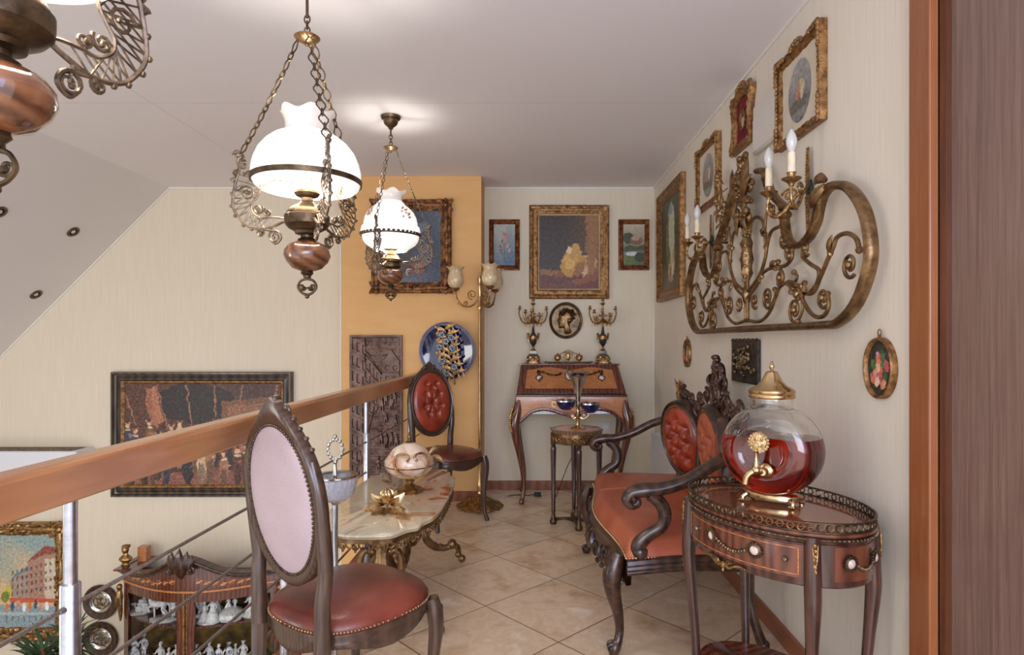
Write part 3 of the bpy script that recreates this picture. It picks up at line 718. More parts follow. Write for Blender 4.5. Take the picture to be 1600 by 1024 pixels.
for k in range(400):
    x, y = pl[k]; x2, y2 = pl[(k+1) % 400]; l = sqrt((x2-x)**2+(y2-y)**2); acc += l
    if acc > nxt:
        nxt += .027; tx, ty = (x2-x)/l, (y2-y)/l; q += 1
        pts = [(x+tx*.0125*cos(a_), y+ty*.0125*cos(a_), .421-.001*(q % 2)*6+.0135*sin(a_)) for a_ in [pi+pi*j/7*1.0 for j in range(8)]]
        b.tube(pts, .0032, 5); b.ball((x, y, .404-.008*(q % 2)), .0052, 6); b.ball((x+tx*.0125, y+ty*.0125, .421), .0050, 6)
        if q % 2: b.leaf((x, y, .42), (x, y, .393), .007, (0, 0, 0), .6)
b.build('brass_apron', M_brass, t)
for sgn in (-1, 1):
    Yp = sgn*.30
    p = MB(); p.lathe([(0, .425), (.07, .425), (.066, .415), (.034, .40), (.03, .385), (.036, .37), (.034, .33), (.040, .28), (.058, .235), (.064, .225), (.064, .21), (.05, .20), (.045, .19), (.055, .17), (.03, .13), (0, .12)], 32, T(0, Yp, 0), rf=lambda a, q: 1+.045*cos(12*a))
    ped = p.build('urn_pedestal', M_brass, t)
    for dx, dy, ln in ((1, sgn*.42, .25), (-1, sgn*.42, .25), (0, -sgn*1, .24)):
        l = sqrt(dx*dx+dy*dy); dx, dy = dx/l, dy/l
        lg = MB(); pr = lambda r, z, w_: (dx*r, Yp+dy*r, z, w_)
        lg.tube(smooth([pr(.03, .30, .012), pr(.075, .315, .014), pr(.095, .27, .015), pr(.085, .20, .019), pr(.085, .15, .021), pr(.125, .105, .020), pr(.18, .09, .018), pr(.225, .095, .016), pr(.255, .085, .015), pr(.262, .05, .014), pr(.272, .022, .012)], 5), seg=8)
        lg.ball(pr(.225, .105, 0)[:3], .027, 8); lg.ball(pr(.280, .0205, 0)[:3], .0205, 10); lg.ball(pr(.258, .045, 0)[:3], .018, 8)
        for qq in range(5):
            rr_ = .10+.03*qq; lg.ball(pr(rr_, .125-.012*qq+.008, 0)[:3], (.013, .013, .008), 6)
        lg.ball(pr(.045, .31, 0)[:3], .018, 8)
        lg.build('scroll_leg', M_brass, t)
b = MB(); b.tube(smooth([(0, -.22, .17, .014), (0, -.12, .12, .013), (0, 0, .14, .016), (0, .12, .12, .013), (0, .22, .17, .014)], 6), seg=8); b.ball((0, 0, .15), .03, 10); b.build('stretcher', M_brass, t)

# onyx tureen on the table
t = thing('onyx_tureen', 'round pink onyx lidded vessel with brass scroll handles on the coffee table', 'ornament', (-.575, 2.93, .472), .3)
b = MB(); b.lathe([(0, 0), (.064, 0), (.066, .006), (.058, .012), (.060, .018), (.046, .024), (.030, .032), (.018, .042), (.020, .055), (.030, .063), (0, .065)], 36, rf=lambda a, q: 1+(.05*cos(16*a) if q < .45 else 0)); b.build('foot', M_goldbr, t)
body = MB().lathe([(0, .062), (.035, .064), (.075, .082), (.105, .108), (.117, .135), (.115, .158), (.098, .180), (.094, .184), (0, .184)], 40).build('bowl', M_onyx, t)
b = MB(); b.lathe([(0, .1845), (.093, .1845), (.092, .19), (.078, .208), (.055, .225), (.03, .236), (.018, .238), (0, .239)], 36); lid = b.build('lid', M_onyx, t)
MB().lathe([(0, .238), (.018, .238), (.02, .243), (.01, .248), (.007, .256), (.012, .262), (.010, .27), (.004, .277), (.006, .284), (0, .292)], 16).build('lid_knob', M_brass, lid)
for s in (-1, 1):
    b = MB()
    rbz = lambda x, z: sqrt(max(.0004, (.118*(1-((z-.145)/.105)**2*.55))**2-x*x))+.004
    for s2 in (-1, 1):
        pp = smooth([(s2*.020, .172, .003), (s2*.012, .184, .0045), (s2*.022, .198, .005), (s2*.050, .200, .0055), (s2*.074, .182, .0058), (s2*.078, .150, .006), (s2*.060, .118, .006), (s2*.030, .098, .005), (0, .088, .005)], 6)
        b.tube([(x, -s*rbz(x, z), z, w_) for x, z, w_ in pp], seg=7); b.ball((s2*.021, -s*rbz(.02, .172), .172), .007, 8); continue
        b.tube([(x*1.0, y-.001, z, w_) for x, y, z, w_ in smooth([(s2*.012, -s*.12, .182, .004), (s2*.03, -s*.128, .19, .0052), (s2*.062, -s*.112, .182, .0055), (s2*.072, -s*.098, .15, .006), (s2*.055, -s*.100, .115, .006), (s2*.02, -s*.112, .105, .005), (0, -s*.12, .11, .005)], 6)], seg=7)
        b.ball((s2*.012, -s*.12, .178), .009, 8)
    b.build('scroll_handle', M_goldbr, t)
b = MB(); b.lathe([(.1165, .128), (.1185, .131), (.1165, .134)], 40)
b.leaf((.10, .03, .165), (.175, .045, .185), .018, (0, 0, .02), .25); b.leaf((.10, .0, .15), (.165, -.02, .13), .016, (0, 0, .02), .25)
b.build('brass_spout_leaf', M_brass, t)
# brass water lily
t = thing('brass_water_lily', 'brass lily ornament with open petals at the near end of the coffee table', 'ornament', (-.595, 2.56, .4775), 0); t.scale = (.74, .74, .80)
b = MB()
for k, (a, l, w_) in enumerate(((2.9, .16, .020), (-.3, .12, .028), (.4, .11, .02), (-1.7, .07, .02), (1.9, .10, .022), (-2.5, .1, .024))):
    b.leaf((0, 0, .003), (l*cos(a), l*sin(a), .004), w_, (0, 0, .007), .1, n=9)
b.tube([(0, 0, .003), (.002, 0, .03), (0, 0, .055)], .0045, 6); b.build('leaf_base', M_goldbr, t)
b = MB()
for k in range(7):
    a = 2*pi*k/7+.3; b.leaf((.008*cos(a), .008*sin(a), .058), (.098*cos(a), .098*sin(a), .098), .024, (0, 0, -.018), .14, n=9)
b.lathe([(0, .045), (.012, .048), (.03, .066), (.022, .07), (0, .066)], 16); f = b.build('open_petals', M_gold, t)
b = MB()
for k in range(6):
    a = 2*pi*k/6; b.leaf((.008*cos(a), .008*sin(a), .066), (.006*cos(a), .006*sin(a), .126), .016, (.018*cos(a), .018*sin(a), 0), .35, n=9)
b.build('flower_bud', M_gold, f)

# standing crystal ashtray
t = thing('standing_ashtray', 'cut crystal bowl with ornate silver handle on a slim brass floor stand', 'ashtray', (-.70, 2.20, .0)); t.scale = (.90, .90, 1.135)
MB().lathe([(0, .001), (.078, .001), (.08, .008), (.07, .018), (.03, .03), (.016, .05), (0, .055)], 28).build('base', M_brass, t)
MB().lathe([(0, .05), (.011, .05), (.011, .535), (.02, .545), (.02, .55), (0, .55)], 18).build('pole', M_steel, t)
b = MB(); b.olathe([(0.012, .551), (.05, .552), (.070, .565), (.082, .595), (.088, .622), (.084, .624), (.076, .60), (.064, .574), (.012, .563)], 48, rf=lambda a, q: 1+.02*cos(24*a)); bo = b.build('crystal_bowl', M_crystal, t)
MB().olathe([(.066, .626), (.089, .626), (.089, .631), (.066, .631)], 40).build('silver_rim', M_silver, bo)
b = MB(); b.lathe([(0, .56), (.014, .563), (.008, .60), (.007, .625), (.012, .63), (.008, .64), (.006, .665), (.010, .67), (.006, .68), (0, .68)], 14)
for k in range(14):
    a = 2*pi*k/14; b.ball((.030*cos(a), 0, .712+.032*sin(a)), (.008, .005, .008), 6)
b.tube([(.026*cos(2*pi*k/20), 0, .712+.03*sin(2*pi*k/20)) for k in range(20)], .003, 5, closed=True); b.ball((0, 0, .752), .008, 8); b.build('ring_handle', M_silver, t)

# ---------------- settee ----------------
t = thing('settee', 'carved dark settee with rust leather seat and tufted oval backs, right wall', 'sofa', (.60, 2.88, 0))
# local: x towards the wall, y along the wall
def front(y): return -.272-.028*cos(pi*y/.56)*(1 if abs(y) < .56 else 1)+.012
b = MB()
def seatp(u, v, zz=0):
    y = -.60+1.2*u; q = abs(2*u-1); xf = front(y); xb = .255; x = xf+(xb-xf)*v
    e = min(v/.10, 1); e2 = min((1-q)/.08, 1)
    h = .380+.075*sqrt(max(0, 1-(1-e)**2))*sqrt(max(0, 1-(1-e2)**2))+.012*sin(pi*v)*(1-q**4)
    h -= .010*exp(-((v-.40)/.012)**2)*(1 if u > .6 else 0)*0
    return (x, y*(1-.06*v), h)
b.grid(seatp, 60, 30)
b.add([seatp(u/59, 0)[:2]+(.378,) for u in range(60)]+[seatp(u/59, 1)[:2]+(.378,) for u in range(60)], [(i, i+1, 61+i, 60+i) for i in range(59)])
seat = b.build('seat_cushion', M_leatherb, t, ang=70)
b = MB(); b.tube([(seatp(.63, v)[0], seatp(.63, v)[1], seatp(.63, v)[2]+.001) for v in [k/14 for k in range(15)]], .004, 6); b.build('seat_welt', M_leatherb, seat)
b = MB()
for k in range(90): p = seatp(k/89, 0); b.ball((p[0]-.002, p[1], .384), .0048, 5)
for k in range(42):
    for u in (0, 1): p = seatp(u, k/41); b.ball((p[0], p[1]+(.002 if u else -.002), .384), .0048, 5)
b.build('nail_trim', pbr('bright nail heads', srgb(170, 140, 100), srgb(200, 170, 128), .25, .95, 60), seat)
# rails
b = MB()
for u in (0, 1):
    sg = 1 if u else -1
    pts = [seatp(u, v/12) for v in range(13)]
    for zz, rr_, of in ((.362, .018, .006), (.345, .015, .009), (.330, .014, .003)):
        b.tube([(p[0], p[1]+sg*of-sg*.004, zz-.012*sin(pi*i/12)*(-1)) for i, p in enumerate(pts)], rr_, 8)
b.tube([(.25, -.56, .34), (.25, .56, .34)], .025, 8)
b.build('side_rail', M_dark, t)
b = MB()
def apz(y): a = abs(y)/.58; return .245+.055*cos(a*pi*3)*.6+.06*(a**4)-.03*exp(-(a/.22)**2)
vs = []; n = 60
for i in range(n+1):
    y = -.58+1.16*i/n; x = front(y)-.004
    vs += [(x+.004, y, .378), (x-.010, y, .366), (x-.004, y, .345), (x-.012, y, .325), (x-.004, y, apz(y)+.02), (x+.006, y, apz(y)), (x+.024, y, apz(y)+.004), (x+.028, y, .378)]
b.add(vs, [(i*8+j, (i+1)*8+j, (i+1)*8+(j+1) % 8, i*8+(j+1) % 8) for i in range(n) for j in range(8)])
rnd = random.Random(3)
My = Matrix.Rotation(pi/2, 4, 'Z')       # puts the x-z scroll plane into y-z
for i in range(15):
    y = -.53+1.06*i/14; x = front(y)-.016
    z = (apz(y)+.34)/2+.01*sin(i*2.1)
    b.spiral(y, z, .024+.006*(i % 2), rnd.uniform(0, 6), (1.2 if i % 2 else -1.2), .0075, y=-x, M=My @ T(0, 0, 0, s=(1, 1, 1)), n=14, seg=6)
    b.leaf((x-.002, y, z+.03), (x, y+.03*(1 if i % 2 else -1), z-.045), .013, (-.008, 0, 0), .6)
    b.ball((x-.002, y+.03, z-.02), (.010, .014, .012), 6); b.ball((x, y-.02, apz(y)+.012), (.011, .015, .012), 6)
for s in (-1, 1): b.leaf((front(0)-.014, 0, .30), (front(0)-.014, s*.07, .235), .022, (-.01, 0, .0), .5)
b.ball((front(0)-.012, 0, .27), (.018, .035, .035), 10)
b.build('carved_front_rail', M_dark, t)
# legs
for s in (-1, 1):
    b = MB(); fx, fy = -.262, s*.55
    b.tube(smooth([(fx+.005, fy, .385, .030), (fx-.008, fy+s*.006, .35, .036), (fx-.020, fy+s*.012, .30, .037), (fx-.016, fy+s*.010, .24, .030), (fx+.004, fy-s*.002, .16, .021), (fx+.012, fy-s*.008, .09, .0165), (fx+.004, fy-s*.002, .05, .018), (fx-.010, fy+s*.006, .025, .024), (fx-.014, fy+s*.008, .002, .017)], 6), seg=12)
    for q in range(4):
        a0 = q*1.1-1.8
        b.leaf((fx-.02-.012*cos(a0), fy+s*.012+.028*sin(a0)*s, .345), (fx-.012-.008*cos(a0), fy+.014*sin(a0)*s, .20), .010, (-.016, s*.006, 0), .7)
    for q in range(6): b.ball((fx-.044+.006*q, fy+s*(.018-.003*q), .335-.028*q), (.011, .012, .013), 7)
    Mz = Matrix.Rotation(0, 4, 'Z'); b.spiral(fx-.022, .028, .017, 0, 1.1, .007, y=fy+s*.012, n=14); b.spiral(fx-.022, .028, .017, 0, 1.1, .007, y=fy-s*.012, n=14)
    b.build('front_leg', M_dark, t)
    b = MB(); bx, by = .262, s*.50
    b.tube(smooth([(bx-.01, by, .40, .026), (bx-.005, by, .30, .026), (bx+.002, by, .2, .021), (bx+.02, by+s*.012, .1, .018), (bx+.045, by+s*.02, .02, .021), (bx+.05, by+s*.02, .001, .019)], 6), seg=10)
    b.ball((bx+.05, by+s*.02, .02), (.026, .024, .02), 8)
    b.build('rear_leg', M_dark, t)
# arms
for s in (-1, 1):
    b = MB()
    ap = smooth([(.24, s*.475, .755, .022), (.18, s*.535, .758, .022), (.10, s*.575, .730, .0225), (.0, s*.595, .676, .023), (-.10, s*.60, .645, .024), (-.17, s*.60, .640, .026), (-.215, s*.60, .630, .024), (-.232, s*.60, .605, .022), (-.215, s*.60, .585, .019), (-.192, s*.60, .592, .016), (-.195, s*.60, .610, .012)], 7)
    b.tube(ap, seg=12, flat=1.15); b.tube([(x, y, z+w_*.55, w_*.5) for x, y, z, w_ in ap[:42]], seg=8, flat=1.9)
    b.ball((-.207, s*.60, .607), (.017, .034, .017), 10)
    ao = b.build('arm', M_dark, t)
    b = MB(); b.tube(smooth([(-.145, s*.60, .625, .024), (-.105, s*.598, .59, .025), (-.088, s*.595, .545, .026), (-.10, s*.59, .50, .024), (-.15, s*.585, .465, .026), (-.185, s*.582, .425, .030), (-.175, s*.575, .37, .028)], 7), seg=12, flat=.8)
    b.ball((-.18, s*.585, .40), (.032, .026, .03), 8)
    b.build('arm_support', M_dark, ao)
# back panels: three ovals, the outer ones angled forward
def backoval(cy, cx, zc, a, b_, ang, name):
    Mx = T(cx, cy, zc) @ Matrix.Rotation(ang, 4, 'Z') @ Matrix.Rotation(pi/2, 4, 'Z') @ Matrix.Rotation(radians(-8), 4, 'X')   # local +y faces the room (-x)
    fr = MB(); vs = []; Nn = 56
    prof = [(0, .004), (0, .022), (.25, .030), (.5, .022), (.8, .028), (1, .012), (1, -.018), (0, -.018)]
    for k in range(Nn):
        an = 2*pi*k/Nn
        for q, y in prof: vs.append(((a+.034*q)*cos(an), y, (b_+.036*q)*sin(an)))
    m = len(prof); fr.add(vs, [(k*m+j, ((k+1) % Nn)*m+j, ((k+1) % Nn)*m+(j+1) % m, k*m+(j+1) % m) for k in range(Nn) for j in range(m)], Mx)
    fo = fr.build('oval_frame', M_dark, t, ang=60)
    bt = [(x*a, z*b_) for x, z in ((0, .6), (-.5, .38), (.5, .38), (0, .15), (-.55, -.08), (.55, -.08), (0, -.32), (-.45, -.55), (.45, -.55))]
    pm = MB(); pm.grid(lambda u, v: ((.003+.997*v)*a*cos(2*pi*u), .014+tuft(a*v*cos(2*pi*u), b_*v*sin(2*pi*u), a*1.01, b_*1.01, .042, bt, .024), (.003+.997*v)*b_*sin(2*pi*u)), 80, 32, Mx, cu=True)
    po = pm.build('back_pad', M_leathert if name else M_leatherb, t, ang=180)
    nn = MB()
    for k in range(90): an = 2*pi*k/90; nn.ball((a*1.02*cos(an), .026, b_*1.02*sin(an)), (.0048, .004, .0048), 5, Mx)
    nn.build('nail_trim', MATS['bright nail heads'], fo)
    bb = MB()
    for x, z in bt: bb.ball((x, .018+tuft(x, z, a, b_, .042, bt, .024), z), (.0052, .003, .0052), 6, Mx)
    bb.build('button', M_leathert, po)
backoval(.385, .235, .675, .148, .178, radians(22), 1)
backoval(-.385, .235, .675, .148, .178, radians(-22), 1)
backoval(0, .285, .665, .165, .20, 0, 0)
b = MB()
for s in (-1, 1):
    b.tube(smooth([(.245, s*.49, .38, .022), (.24, s*.515, .50, .020), (.225, s*.52, .62, .018), (.228, s*.50, .75, .018), (.24, s*.46, .85, .018)], 6), seg=10)
    b.tube(smooth([(.26, s*.20, .38, .018), (.262, s*.205, .55, .018), (.27, s*.20, .68, .016), (.272, s*.215, .82, .016)], 6), seg=10)
b.tube(smooth([(.24, -.49, .44, .018), (.275, -.2, .46, .02), (.285, 0, .46, .02), (.275, .2, .46, .02), (.24, .49, .44, .018)], 6), seg=8)
bs = b.build('back_stile', M_dark, t)
# carved crest: pierced scrolls and leaves rising to a peak
b = MB(); rnd = random.Random(11)
def cz(y): a = abs(y); return .885+.225*exp(-(a/.13)**2)+.05*exp(-((a-.42)/.07)**2)
def cxx(y): return .300-.05*(abs(y)/.5)**2*1.3
def sp(y, z, r, a0, tn, tr): b.spiral(y, z, r, a0, tn, tr, y=-(cxx(y)-.004), M=My, n=16, seg=7)
b.tube([(cxx(y), y, .862+.012*cos(y*14), .020) for y in [-.47+.94*k/24 for k in range(25)]], seg=8)
for s in (-1, 1):
    b.tube([(cxx(s*q), s*q, cz(q)-.015, .012+.006*sin(k*.9)) for k, q in enumerate([.015+.455*k/26 for k in range(27)])], seg=7)
    sp(s*.43, .915, .040, pi/2, -s*1.4, .013); sp(s*.34, .895, .028, 0, s*1.3, .010); sp(s*.25, .905, .032, pi, -s*1.3, .010); sp(s*.16, .93, .036, pi/2, s*1.3, .011)
    sp(s*.10, 1.0, .030, pi/2, -s*1.2, .010); sp(s*.06, 1.065, .022, 0, s*1.2, .009)
    b.tube(smooth([(cxx(0)-.01, s*.035, .87, .012), (cxx(0)-.016, s*.06, .94, .011), (cxx(0)-.016, s*.035, 1.02, .010), (cxx(0)-.01, 0, 1.05, .009)], 6), seg=7)
    for k in range(26):
        y = s*rnd.uniform(.02, .45); z = rnd.uniform(.865, cz(y)-.012); b.ball((cxx(y)-.008, y, z), (.012, rnd.uniform(.007, .014), rnd.uniform(.009, .016)), 6)
    for k in range(7):
        y = s*(.07+.06*k); z = cz(y)-.05; b.leaf((cxx(y)-.012, y, z-.03), (cxx(y)-.012, y+s*.03, z+.035), .012, (-.01, 0, 0), .5)
    for k in range(10):
        y = s*(.05+.012*k); z = .85-.012*abs(k-2); b.ball((cxx(y)-.012, y, z), (.012, .012, .012), 6)
for k in range(9): b.ball((cxx(0)-.016, .026*cos(2*pi*k/9), .955+.05*sin(2*pi*k/9)), .011, 6)
b.ball((cxx(0)-.016, 0, .955), (.012, .02, .04), 8)
for k in range(6): b.ball((cxx(0)-.01, .012*(-1)**k, 1.05+.012*k), (.018, .022-.002*k, .014), 7)
b.ball((cxx(0)-.015, 0, 1.122), (.022, .026, .014), 8); b.ball((cxx(0)-.012, 0, .83), (.015, .03, .05), 8)
b.build('carved_crest', M_dark, t, ang=60)

# ---------------- oval side table ----------------
tb = thing('oval_side_table', 'oval inlaid mahogany side table with pierced brass gallery and a drawer, in the right foreground', 'table', (.742, 1.84, 0), radians(-62))
# local x = long axis, -y faces the room with the drawer
A, B = .292, .205
def el(an, s=0, z=0): return ((A+s)*cos(an), (B+s)*sin(an), z)
b = MB(); b.lathe([(0, .690), (1, .690), (1.01, .693), (1.01, .699), (.99, .7025), (0, .7025)], 72, sx=A, sy=B)
top = b.build('table_top', M_mahog, tb, ang=30)
b = MB(); b.lathe([(0, .7027), (.80, .7027), (.80, .7032), (0, .7032)], 64, sx=A, sy=B); b.build('inlaid_oval', wood('burr inlay', srgb(108, 50, 30), srgb(160, 92, 58), .12, (6, 2, 1), coat=1, ws=6, coatr=.03), top)
b = MB(); b.olathe([(.815, .7027), (.825, .7027), (.825, .7034), (.815, .7034)], 64, sx=A, sy=B); b.build('stringing_line', M_inlay, top)
b = MB()       # pierced gallery
for z in (.7035, .727):
    b.tube([el(2*pi*k/80, .0, z) for k in range(80)], .0022 if z < .71 else .0030, 6, closed=True, flat=1.4)
for k in range(64):
    an = 2*pi*k/64; c = el(an, 0, .715); tx, ty = -A*sin(an), B*cos(an); l = sqrt(tx*tx+ty*ty); tx /= l; ty /= l
    b.tube([(c[0]+tx*.0085*cos(q), c[1]+ty*.0085*cos(q), .715+.0092*sin(q)) for q in [2*pi*j/10 for j in range(10)]], .0022, 4, closed=True)
b.build('brass_gallery', M_bronze, tb)
b = MB(); b.olathe([(.93, .690), (.985, .690), (.985, .683), (1.0, .680), (.985, .672), (.965, .668), (.965, .560), (.955, .556), (.93, .556)], 72, sx=A, sy=B); body = b.build('apron', M_mahogd, tb, ang=30)
b = MB()
for z, s_ in ((.684, 1.0),): b.tube([(A*s_*cos(q), B*s_*sin(q), z) for q in [2*pi*k/80 for k in range(80)]], .0035, 6, closed=True)
for k in range(110): q = 2*pi*k/110; b.ball((A*1.012*cos(q), B*1.012*sin(q), .684), .0032, 4)
b.build('brass_edge', M_bronze, body)
# drawer front on the room side
def arcpanel(mb, a0, a1, z0, z1, o0, o1, n=22):
    vs = []
    for i in range(n+1):
        q = a0+(a1-a0)*i/n
        for o, z in ((o0, z0), (o1, z0), (o1, z1), (o0, z1)): vs.append((A*.965*cos(q)+o*cos(q), B*.965*sin(q)+o*sin(q), z))
    mb.add(vs, [(i*4+j, (i+1)*4+j, (i+1)*4+(j+1) % 4, i*4+(j+1) % 4) for i in range(n) for j in range(4)]+[(0, 1, 2, 3), (n*4+3, n*4+2, n*4+1, n*4)])
q0, q1 = radians(-137), radians(-43)
b = MB(); arcpanel(b, q0, q1, .578, .664, -.002, .004); dr = b.build('drawer_front', M_mahog, tb, ang=30)
b = MB()
for (za, zb_) in ((.5855, .5875), (.6545, .6565)): arcpanel(b, q0+.05, q1-.05, za, zb_, .003, .0047)
for q in (q0+.05, q1-.05): arcpanel(b, q-.005, q+.005, .5855, .6565, .003, .0047, 2)
b.build('inlay_line', M_inlay, dr)
def bowhandle(par, qa, qb, z):
    b = MB(); po = MB()
    for q in (qa, qb):
        c = Vector(((A*.965+.010)*cos(q), (B*.965+.010)*sin(q), z)); M_ = T(c.x, c.y, c.z, rz=q+pi/2) @ Matrix.Rotation(pi/2, 4, 'X')
        # facing outwards
        for k in range(14): a_ = 2*pi*k/14; b.ball((.019*cos(a_), .019*sin(a_), 0), .0045, 5, M_)
        b.olathe([(.013, -.004), (.019, -.004), (.019, .003), (.0135, .006)], 20, M_); po.ball((0, 0, .0), (.0135, .0135, .007), 12, M_)
    pts = []
    for k in range(13):
        u = k/12; q = qa+(qb-qa)*(.14+.72*u); pts.append(((A*.965+.010)*cos(q), (B*.965+.010)*sin(q), z-.004-.017*sin(pi*u)))
    for i, p in enumerate(pts): b.ball(p, .0055+.001*(i % 2), 5)
    b.tube(pts, .003, 5)
    h = b.build('drawer_handle', M_bronze, par); po.build('porcelain_rosette', pbr('rose porcelain', srgb(206, 170, 156), srgb(226, 206, 196), .2, 0, 120, coat=.6), h)
bowhandle(dr, radians(-100), radians(-70), .628)
b = MB()
for q in (radians(-118), radians(-53)): MB().ball(((A*.965+.008)*cos(q), (B*.965+.008)*sin(q), .622), .008, 8).build('drawer_knob', M_pewter, dr)
b = MB(); arcpanel(b, radians(-24), radians(24), .575, .664, -.002, .0025); sp_ = b.build('end_panel', M_mahog, tb, ang=30); bowhandle(sp_, radians(-14), radians(14), .625)
b = MB(); q = radians(-91); cx_, cy_ = (A*.965+.004)*cos(q), (B*.965+.005)*sin(q)
for s in (-1, 1):
    b.tube(smooth([(cx_, cy_-.002, .563, .004), (s*.02+cx_, cy_-.001, .553, .0045), (s*.038+cx_, cy_, .562, .004), (s*.055+cx_, cy_+.003, .568, .0035), (s*.075+cx_, cy_+.008, .563, .002)], 5), seg=6)
    b.spiral(s*.02+cx_, .566, .009, 0, s*1.1, .0025, y=cy_-.003, n=12, seg=5)
b.ball((cx_, cy_-.003, .556), (.008, .005, .010), 8); b.ball((cx_, cy_-.003, .542), (.004, .004, .006), 6)
b.build('ormolu_mount', M_goldbr, body)
for q in (-142, -38, 38, 142):
    q = radians(q); ux, uy = cos(q), sin(q); ex, ey = A*.985*ux, B*.985*uy; lg = MB()
    pr = lambda o, z, w_: (ex+ux*o, ey+uy*o, z, w_)
    lg.tube(smooth([pr(-.002, .690, .021), pr(0, .64, .021), pr(.003, .56, .022), pr(.004, .50, .021), pr(-.006, .38, .0165), pr(-.016, .25, .014), pr(-.018, .16, .0135), pr(-.004, .07, .0125), pr(.012, .02, .015), pr(.016, .001, .014)], 6), seg=8)
    lo_ = lg.build('leg', M_mahogd, tb, ang=60)
    m_ = MB()
    for k in range(12): m_.ball(pr(.019+.003*sin(k*.6), .672-.0135*k, 0)[:3], (.0055+.0012*sin(k*1.7), .0055, .007), 6)
    for s in (-1, 1): m_.leaf(pr(.022, .61, 0)[:3], (ex+ux*.02-uy*s*.008, ey+uy*.02+ux*s*.008, .675), .004, (0, 0, 0), .5)
    m_.build('leg_mount', M_goldbr, lo_)
b = MB(); b.lathe([(0, .158), (.97, .158), (1, .161), (1, .170), (.98, .173), (0, .173)], 48, sx=A*.90, sy=B*.86); b.build('lower_shelf', M_mahog, tb, ang=30)

# ---------------- glass liquor dispenser ----------------
t = thing('liquor_dispenser', 'large round glass drinks dispenser with brass lid and tap, half full of amber liquor', 'drinks dispenser', (.752, 1.88, .7035), radians(-40)); t.scale = (1.0, 1.0, .93)
# front face towards local -y
ZM = .175; Mr = T(0, 0, ZM, rx=pi/2)       # lathe axis along y
def body_prof(s, nk=0):
    R_, D = .150-s, .088-s
    pts = [(0.0001, -D+.012), (.055, -D+.010), (.072, -D+.006), (.080, -D), (.092, -D+.002)]
    for k in range(1, 12):
        a_ = -pi/2+pi*k/12; pts.append((.092-s*.4+(R_-.092+s*.4)*cos(a_)**.8, D*sin(a_)*.98))
    pts += [(.092, D-.002), (.080, D), (.072, D-.006), (.055, D-.010), (0.0001, D-.012)]
    return pts
b = MB(); b.lathe(body_prof(0), 72, Mr); b.lathe(body_prof(.0045)[::-1], 72, Mr)
b.olathe([(.062, .312), (.062, .345), (.0585, .345), (.0585, .312)], 40)
gl = b.build('glass_body', M_glass, t, ang=50)
# liquor: the inside volume clipped by its level
lo_ = MB().lathe(body_prof(.0040), 72, Mr).build('liquor', M_liquor, t, ang=30)
bm_ = bmesh.new(); bm_.from_mesh(lo_.data)
bmesh.ops.remove_doubles(bm_, verts=bm_.verts, dist=.0003)
bmesh.ops.bisect_plane(bm_, geom=bm_.verts[:]+bm_.edges[:]+bm_.faces[:], plane_co=(0, 0, ZM+.046), plane_no=(0, 0, 1), clear_outer=True)
bmesh.ops.holes_fill(bm_, edges=[e for e in bm_.edges if e.is_boundary], sides=0)
bmesh.ops.recalc_face_normals(bm_, faces=bm_.faces); bm_.to_mesh(lo_.data); bm_.free()
lo_.data.set_sharp_from_angle(angle=radians(30))
b = MB(); b.lathe([(0, .345), (.066, .345), (.068, .348), (.068, .356), (.066, .359), (.068, .362), (.068, .370), (.062, .376), (.045, .385), (.032, .400), (.022, .420), (.018, .430), (.010, .433), (.0, .433)], 40); ld = b.build('lid', M_gold, t)
MB().lathe([(0, .433), (.007, .433), (.0035, .438), (.0075, .446), (.008, .451), (.004, .458), (.005, .462), (0, .468)], 16).build('lid_finial', M_gold, ld)
b = MB(); b.lathe([(0.0, .012), (1, .012), (1.03, .018), (1.0, .03), (.93, .034), (0, .034)], 36, sx=.082, sy=.05); st_ = b.build('brass_stand', M_gold, t)
b = MB()
for sx_ in (-1, 1):
    for sy_ in (-1, 1):
        b = MB(); b.tube(smooth([(sx_*.066, sy_*.034, .022, .008), (sx_*.074, sy_*.042, .014, .007), (sx_*.074, sy_*.044, .004, .006)], 4), seg=8)
        for k in range(3): b.ball((sx_*.074+(k-1)*.006, sy_*.05, .0045), (.0038, .0065, .0042), 6)
        b.build('paw_foot', M_gold, st_)
b = MB(); yb = -.086
b.lathe([(.0, 0), (.021, 0), (.024, .003), (.021, .007), (.012, .010), (.010, .03), (0, .03)], 24, T(.010, yb-.001+.003, .118, rx=pi/2))
b.tube(smooth([(.010, yb-.015, .118, .011), (-.004, yb-.030, .120, .011), (-.018, yb-.036, .116, .0115), (-.030, yb-.042, .100, .011), (-.033, yb-.044, .078, .0105)], 6), seg=12)
b.ball((-.006, yb-.032, .124), .015, 10)
b.lathe([(.0085, .13), (.010, .14), (.007, .15), (.006, .178), (.009, .184), (.006, .19), (0, .192)], 12, T(-.006, yb-.032, 0)); tp_ = b.build('brass_tap', M_gold, t)
b = MB(); c_ = (-.000, yb-.030, .212)
pts = []
b.lathe([(0, -.0035), (.022, -.003), (.027, 0), (.022, .003), (0, .0035)], 28, T(*c_, rx=pi/2, rz=.15), rf=lambda a_, q: 1+.10*cos(9*a_))
for k in range(18): a_ = 2*pi*k/18; b.ball((c_[0]+.027*cos(a_), c_[1]-.001, c_[2]+.029*sin(a_)), (.0055, .004, .0055), 6)
for s in (-1, 1):
    b.spiral(c_[0]+s*.012, c_[2]+.01, .008, 0, s*1.2, .0024, y=c_[1]-.005, n=12, seg=5); b.spiral(c_[0]+s*.012, c_[2]-.012, .008, 2, -s*1.2, .0024, y=c_[1]-.005, n=12, seg=5)
b.build('tap_shield_handle', pbr('engraved pale brass', srgb(190, 156, 104), srgb(226, 200, 154), .35, .9, 90, .4, 200), tp_)
